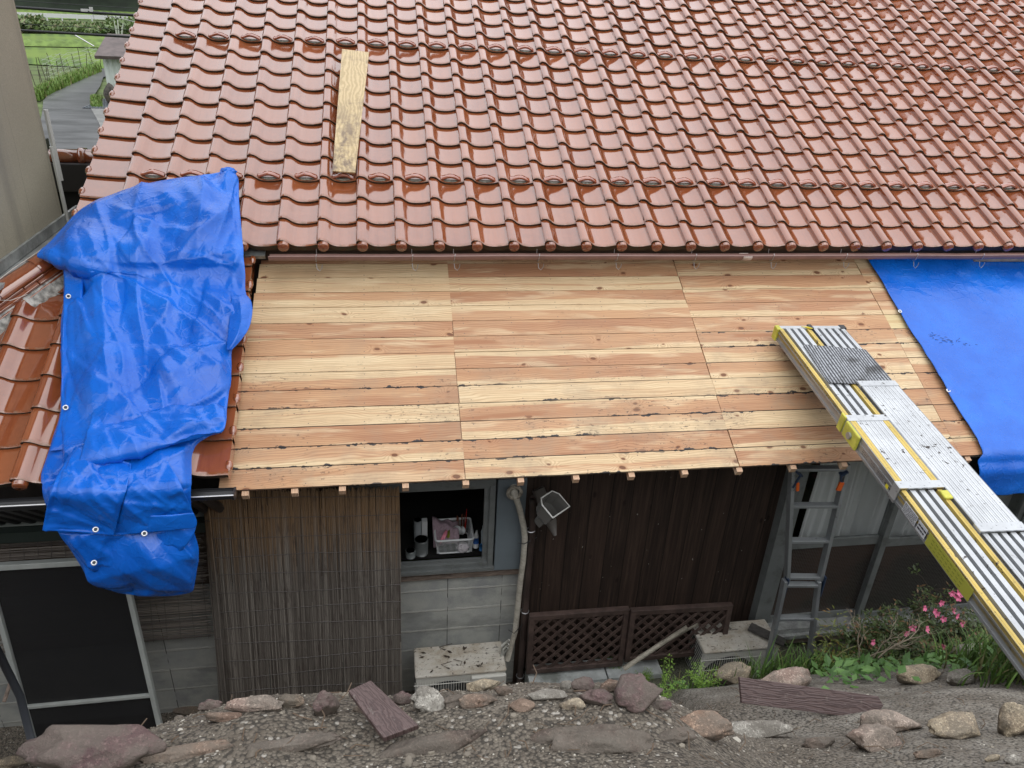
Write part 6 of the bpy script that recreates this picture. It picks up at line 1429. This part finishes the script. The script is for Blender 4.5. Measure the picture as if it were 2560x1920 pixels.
def stems(B, base, n, H, spread, r, rg, nseg=5):
    tips = []
    for q in range(n):
        a = rg.uniform(0, 2 * PI); L = H * rg.uniform(.6, 1.1); p = np.array(base, float) + (rg.gauss(0, .02), rg.gauss(0, .02), 0); d_ = np.array([math.cos(a) * spread, math.sin(a) * spread, 1.]) ; pts = [p]
        for k in range(nseg): d_ = d_ + np.array([rg.gauss(0, .18), rg.gauss(0, .18), -.02]); pts.append(pts[-1] + d_ / np.linalg.norm(d_) * L / nseg)
        B.tube(pts, [r * (1 - .75 * k / nseg) for k in range(nseg + 1)], 5, False); tips.append(pts)
    return tips
def azalea(base, H, wd, nst, nlf, fl, label, seed):
    rg = random.Random(seed); root = empty('azalea_bush', base, label, 'azalea', 'azaleas under the windows'); B = MB(); tips = stems(B, base, nst, H, wd / H, .006, rg, 7); 
    LB = MB()
    for pts in tips:
        for k in range(2, 8):
            for q in range(3):
                a = rg.uniform(0, 6.28); d_ = np.array([math.cos(a), math.sin(a), rg.uniform(-.1, .7)]); L = rg.uniform(.05, .16); p1 = pts[k] + d_ * L; B.tube([pts[k], (pts[k] + p1) / 2 + (0, 0, .01), p1], .0015, 3, False)
                for z in range(nlf): c = p1 + np.array([rg.gauss(0, .022), rg.gauss(0, .022), rg.gauss(0, .02)]); leaf(LB, c, rdir(rg), rg.uniform(.020, .044), rg.uniform(.010, .019), .3)
    B.build('branch', M_TWIG, root, True); LB.build('leaves', M_DKLF, root)
    for (x, y) in fl:
        c = onY(x, y, base[1] - wd * rg.uniform(-.1, .5)); F_ = MB(); ax = np.array([rg.uniform(-.6, .6), -1, rg.uniform(.2, .9)]); ax /= np.linalg.norm(ax); u = np.cross(ax, [0, 0, 1]); u /= np.linalg.norm(u); v = np.cross(u, ax)
        for k in range(5):
            a = 2 * PI * k / 5 + rg.uniform(-.15, .15); r_1 = rg.uniform(.022, .028); e = u * math.cos(a) + v * math.sin(a); sd_ = -u * math.sin(a) + v * math.cos(a)
            F_.add([c, c + e * r_1 * .5 + sd_ * .009 + ax * .010, c + e * r_1 * .85 + sd_ * .007 + ax * .014, c + e * r_1 + ax * .010, c + e * r_1 * .85 - sd_ * .007 + ax * .014, c + e * r_1 * .5 - sd_ * .009 + ax * .010], [(0, 1, 2, 3, 4, 5)])
        F_.build('flower', M_FLOW, root)
M_FLOW = mat_leaf('pink_petals', (.62, .10, .22), (.72, .20, .34), None, .6)
Zb = lambda x, y: (2160 + x / 5.53, 1400 + y / 5.53)
azb = hit(2030 * K_, 1405 * K_); azb = gz_(onY(2040 * K_, 1380 * K_, 3.45)[0], 3.45)
azalea(azb, .54, .30, 14, 24, [Zb(1290, 450), Zb(1220, 455), Zb(1290, 520), Zb(1060, 585), Zb(820, 665), Zb(960, 700), Zb(1000, 735), Zb(1090, 810), Zb(1225, 700), Zb(1270, 770), Zb(1360, 880), Zb(1360, 460)], 'taller pink flowering azalea bush nearest the aluminium planks', 2)
azb2 = gz_(onY(1935 * K_, 1400 * K_, 3.25)[0], 3.25)
azalea(azb2, .30, .30, 14, 24, [Zb(670, 930), Zb(855, 955), Zb(575, 1010), Zb(1080, 1200), Zb(105, 1130)], 'lower dark azalea bush with few flowers between nandina and taller azalea', 5)
# nandina with yellow-green leaflets
base = gz_(onY(1815 * K_, 1410 * K_, 3.35)[0], 3.35); nd_ = empty('nandina', base, 'yellow-green nandina shrub right of the ladder foot', 'shrub'); B = MB(); rg = random.Random(8); tips = stems(B, base, 9, .36, .55, .005, rg); LB = MB()
for pts in tips:
    for k in range(1, 6):
        for q in range(9): a = rg.uniform(0, 6.28); d_ = np.array([math.cos(a), math.sin(a), rg.uniform(-.2, .6)]); leaf(LB, pts[k] + d_ * rg.uniform(.01, .07), d_, rg.uniform(.03, .055), rg.uniform(.008, .014), .6)
B.build('stem', M_TWIG, nd_, True); LB.build('leaves', M_NAND, nd_)
# bare twiggy shrub
base = gz_(onY(1893 * K_, 1385 * K_, 3.0)[0], 3.0); B = MB(); rg = random.Random(31)
def twig(p, d_, L, r, dep):
    pts = [p]; 
    for k in range(4): d_ = d_ + np.array([rg.gauss(0, .16), rg.gauss(0, .16), rg.gauss(0, .06)]); d_ /= np.linalg.norm(d_); pts.append(pts[-1] + d_ * L / 4)
    B.tube(pts, [r, r * .9, r * .8, r * .7, r * .55], 5, False)
    if dep > 0:
        for k in (2, 3, 4):
            for q in range(1 if k < 4 else 2): e = d_ + np.array([rg.uniform(-.8, .8), rg.uniform(-.6, .6), rg.uniform(-.1, .4)]); twig(pts[k], e / np.linalg.norm(e), L * .55, r * .55, dep - 1)
for a in (-.55, -.2, .15, .45): twig(base + (a * .12, 0, .12), np.array([a, -.1, 1.]), .22, .0045, 2)
tag(B.build('bare_shrub', M_BARE, None, True), 'leafless pale twiggy shrub in front of the wired glass', 'shrub')
# feathery bright weeds
for (x, y, H, lb_) in ((1437, 1462, .30, 'tall bright feathery weed left of the speckled tan rock'), (1520, 1462, .18, 'short bright feathery weed touching the speckled tan rock'), (1325, 1450, .12, 'small leafy weed by the concrete kerb'), (1390, 1475, .12, 'little green weed right of the big maroon rock')):
    base = hit(x * K_, y * K_) if x < 1420 else gz_(onY(x * K_, y * K_, 2.95)[0], 2.95); B = MB(); rg = random.Random(int(x)); tips = []
    for q in range(10):
        a = rg.uniform(0, 6.28); p = base.copy(); d_ = np.array([math.cos(a) * .5, math.sin(a) * .5, 1.]); 
        for k in range(7):
            d_ = d_ + np.array([rg.gauss(0, .15), rg.gauss(0, .15), 0]); n2_ = p + d_ / np.linalg.norm(d_) * H * rg.uniform(.6, 1.1) / 7; B.tube([p, n2_], .0012, 3, False); p = n2_
            for z in range(7): e = rdir(rg); leaf(B, p + e * .012, e, rg.uniform(.010, .022), .004, .2)
    o = B.build('weed', M_FERN); tag(o, lb_, 'weed', 'weeds among the rocks')
# moss tuft on the ridge, dead twigs on the bank
B = MB(); rg = random.Random(3); c = hpt(-.30, -.01, .085)
for q in range(120): e = rdir(rg); leaf(B, c + e * np.array([.03, .02, .02]), e, .012, .004)
tag(B.build('moss', mat_leaf('moss_green', (.02, .05, .01), (.05, .10, .02))), 'small clump of green moss growing on the hip ridge tiles', 'moss')
B = MB()
for q in range(190):
    p = hit(rg.uniform(250, 2500), rg.uniform(1640, 1905)) + (0, 0, .004); a = rg.uniform(0, 6.28); L = rg.uniform(.02, .09); B.tube([p, p + np.array([math.cos(a) * L / 2, math.sin(a) * L / 2, .006]), p + np.array([math.cos(a + .3) * L, math.sin(a + .3) * L, -.004])], rg.uniform(.0008, .002), 4)
tag(B.build('dead_twigs', simple('twig_litter', (.13, .09, .06), .9)), kind='stuff')
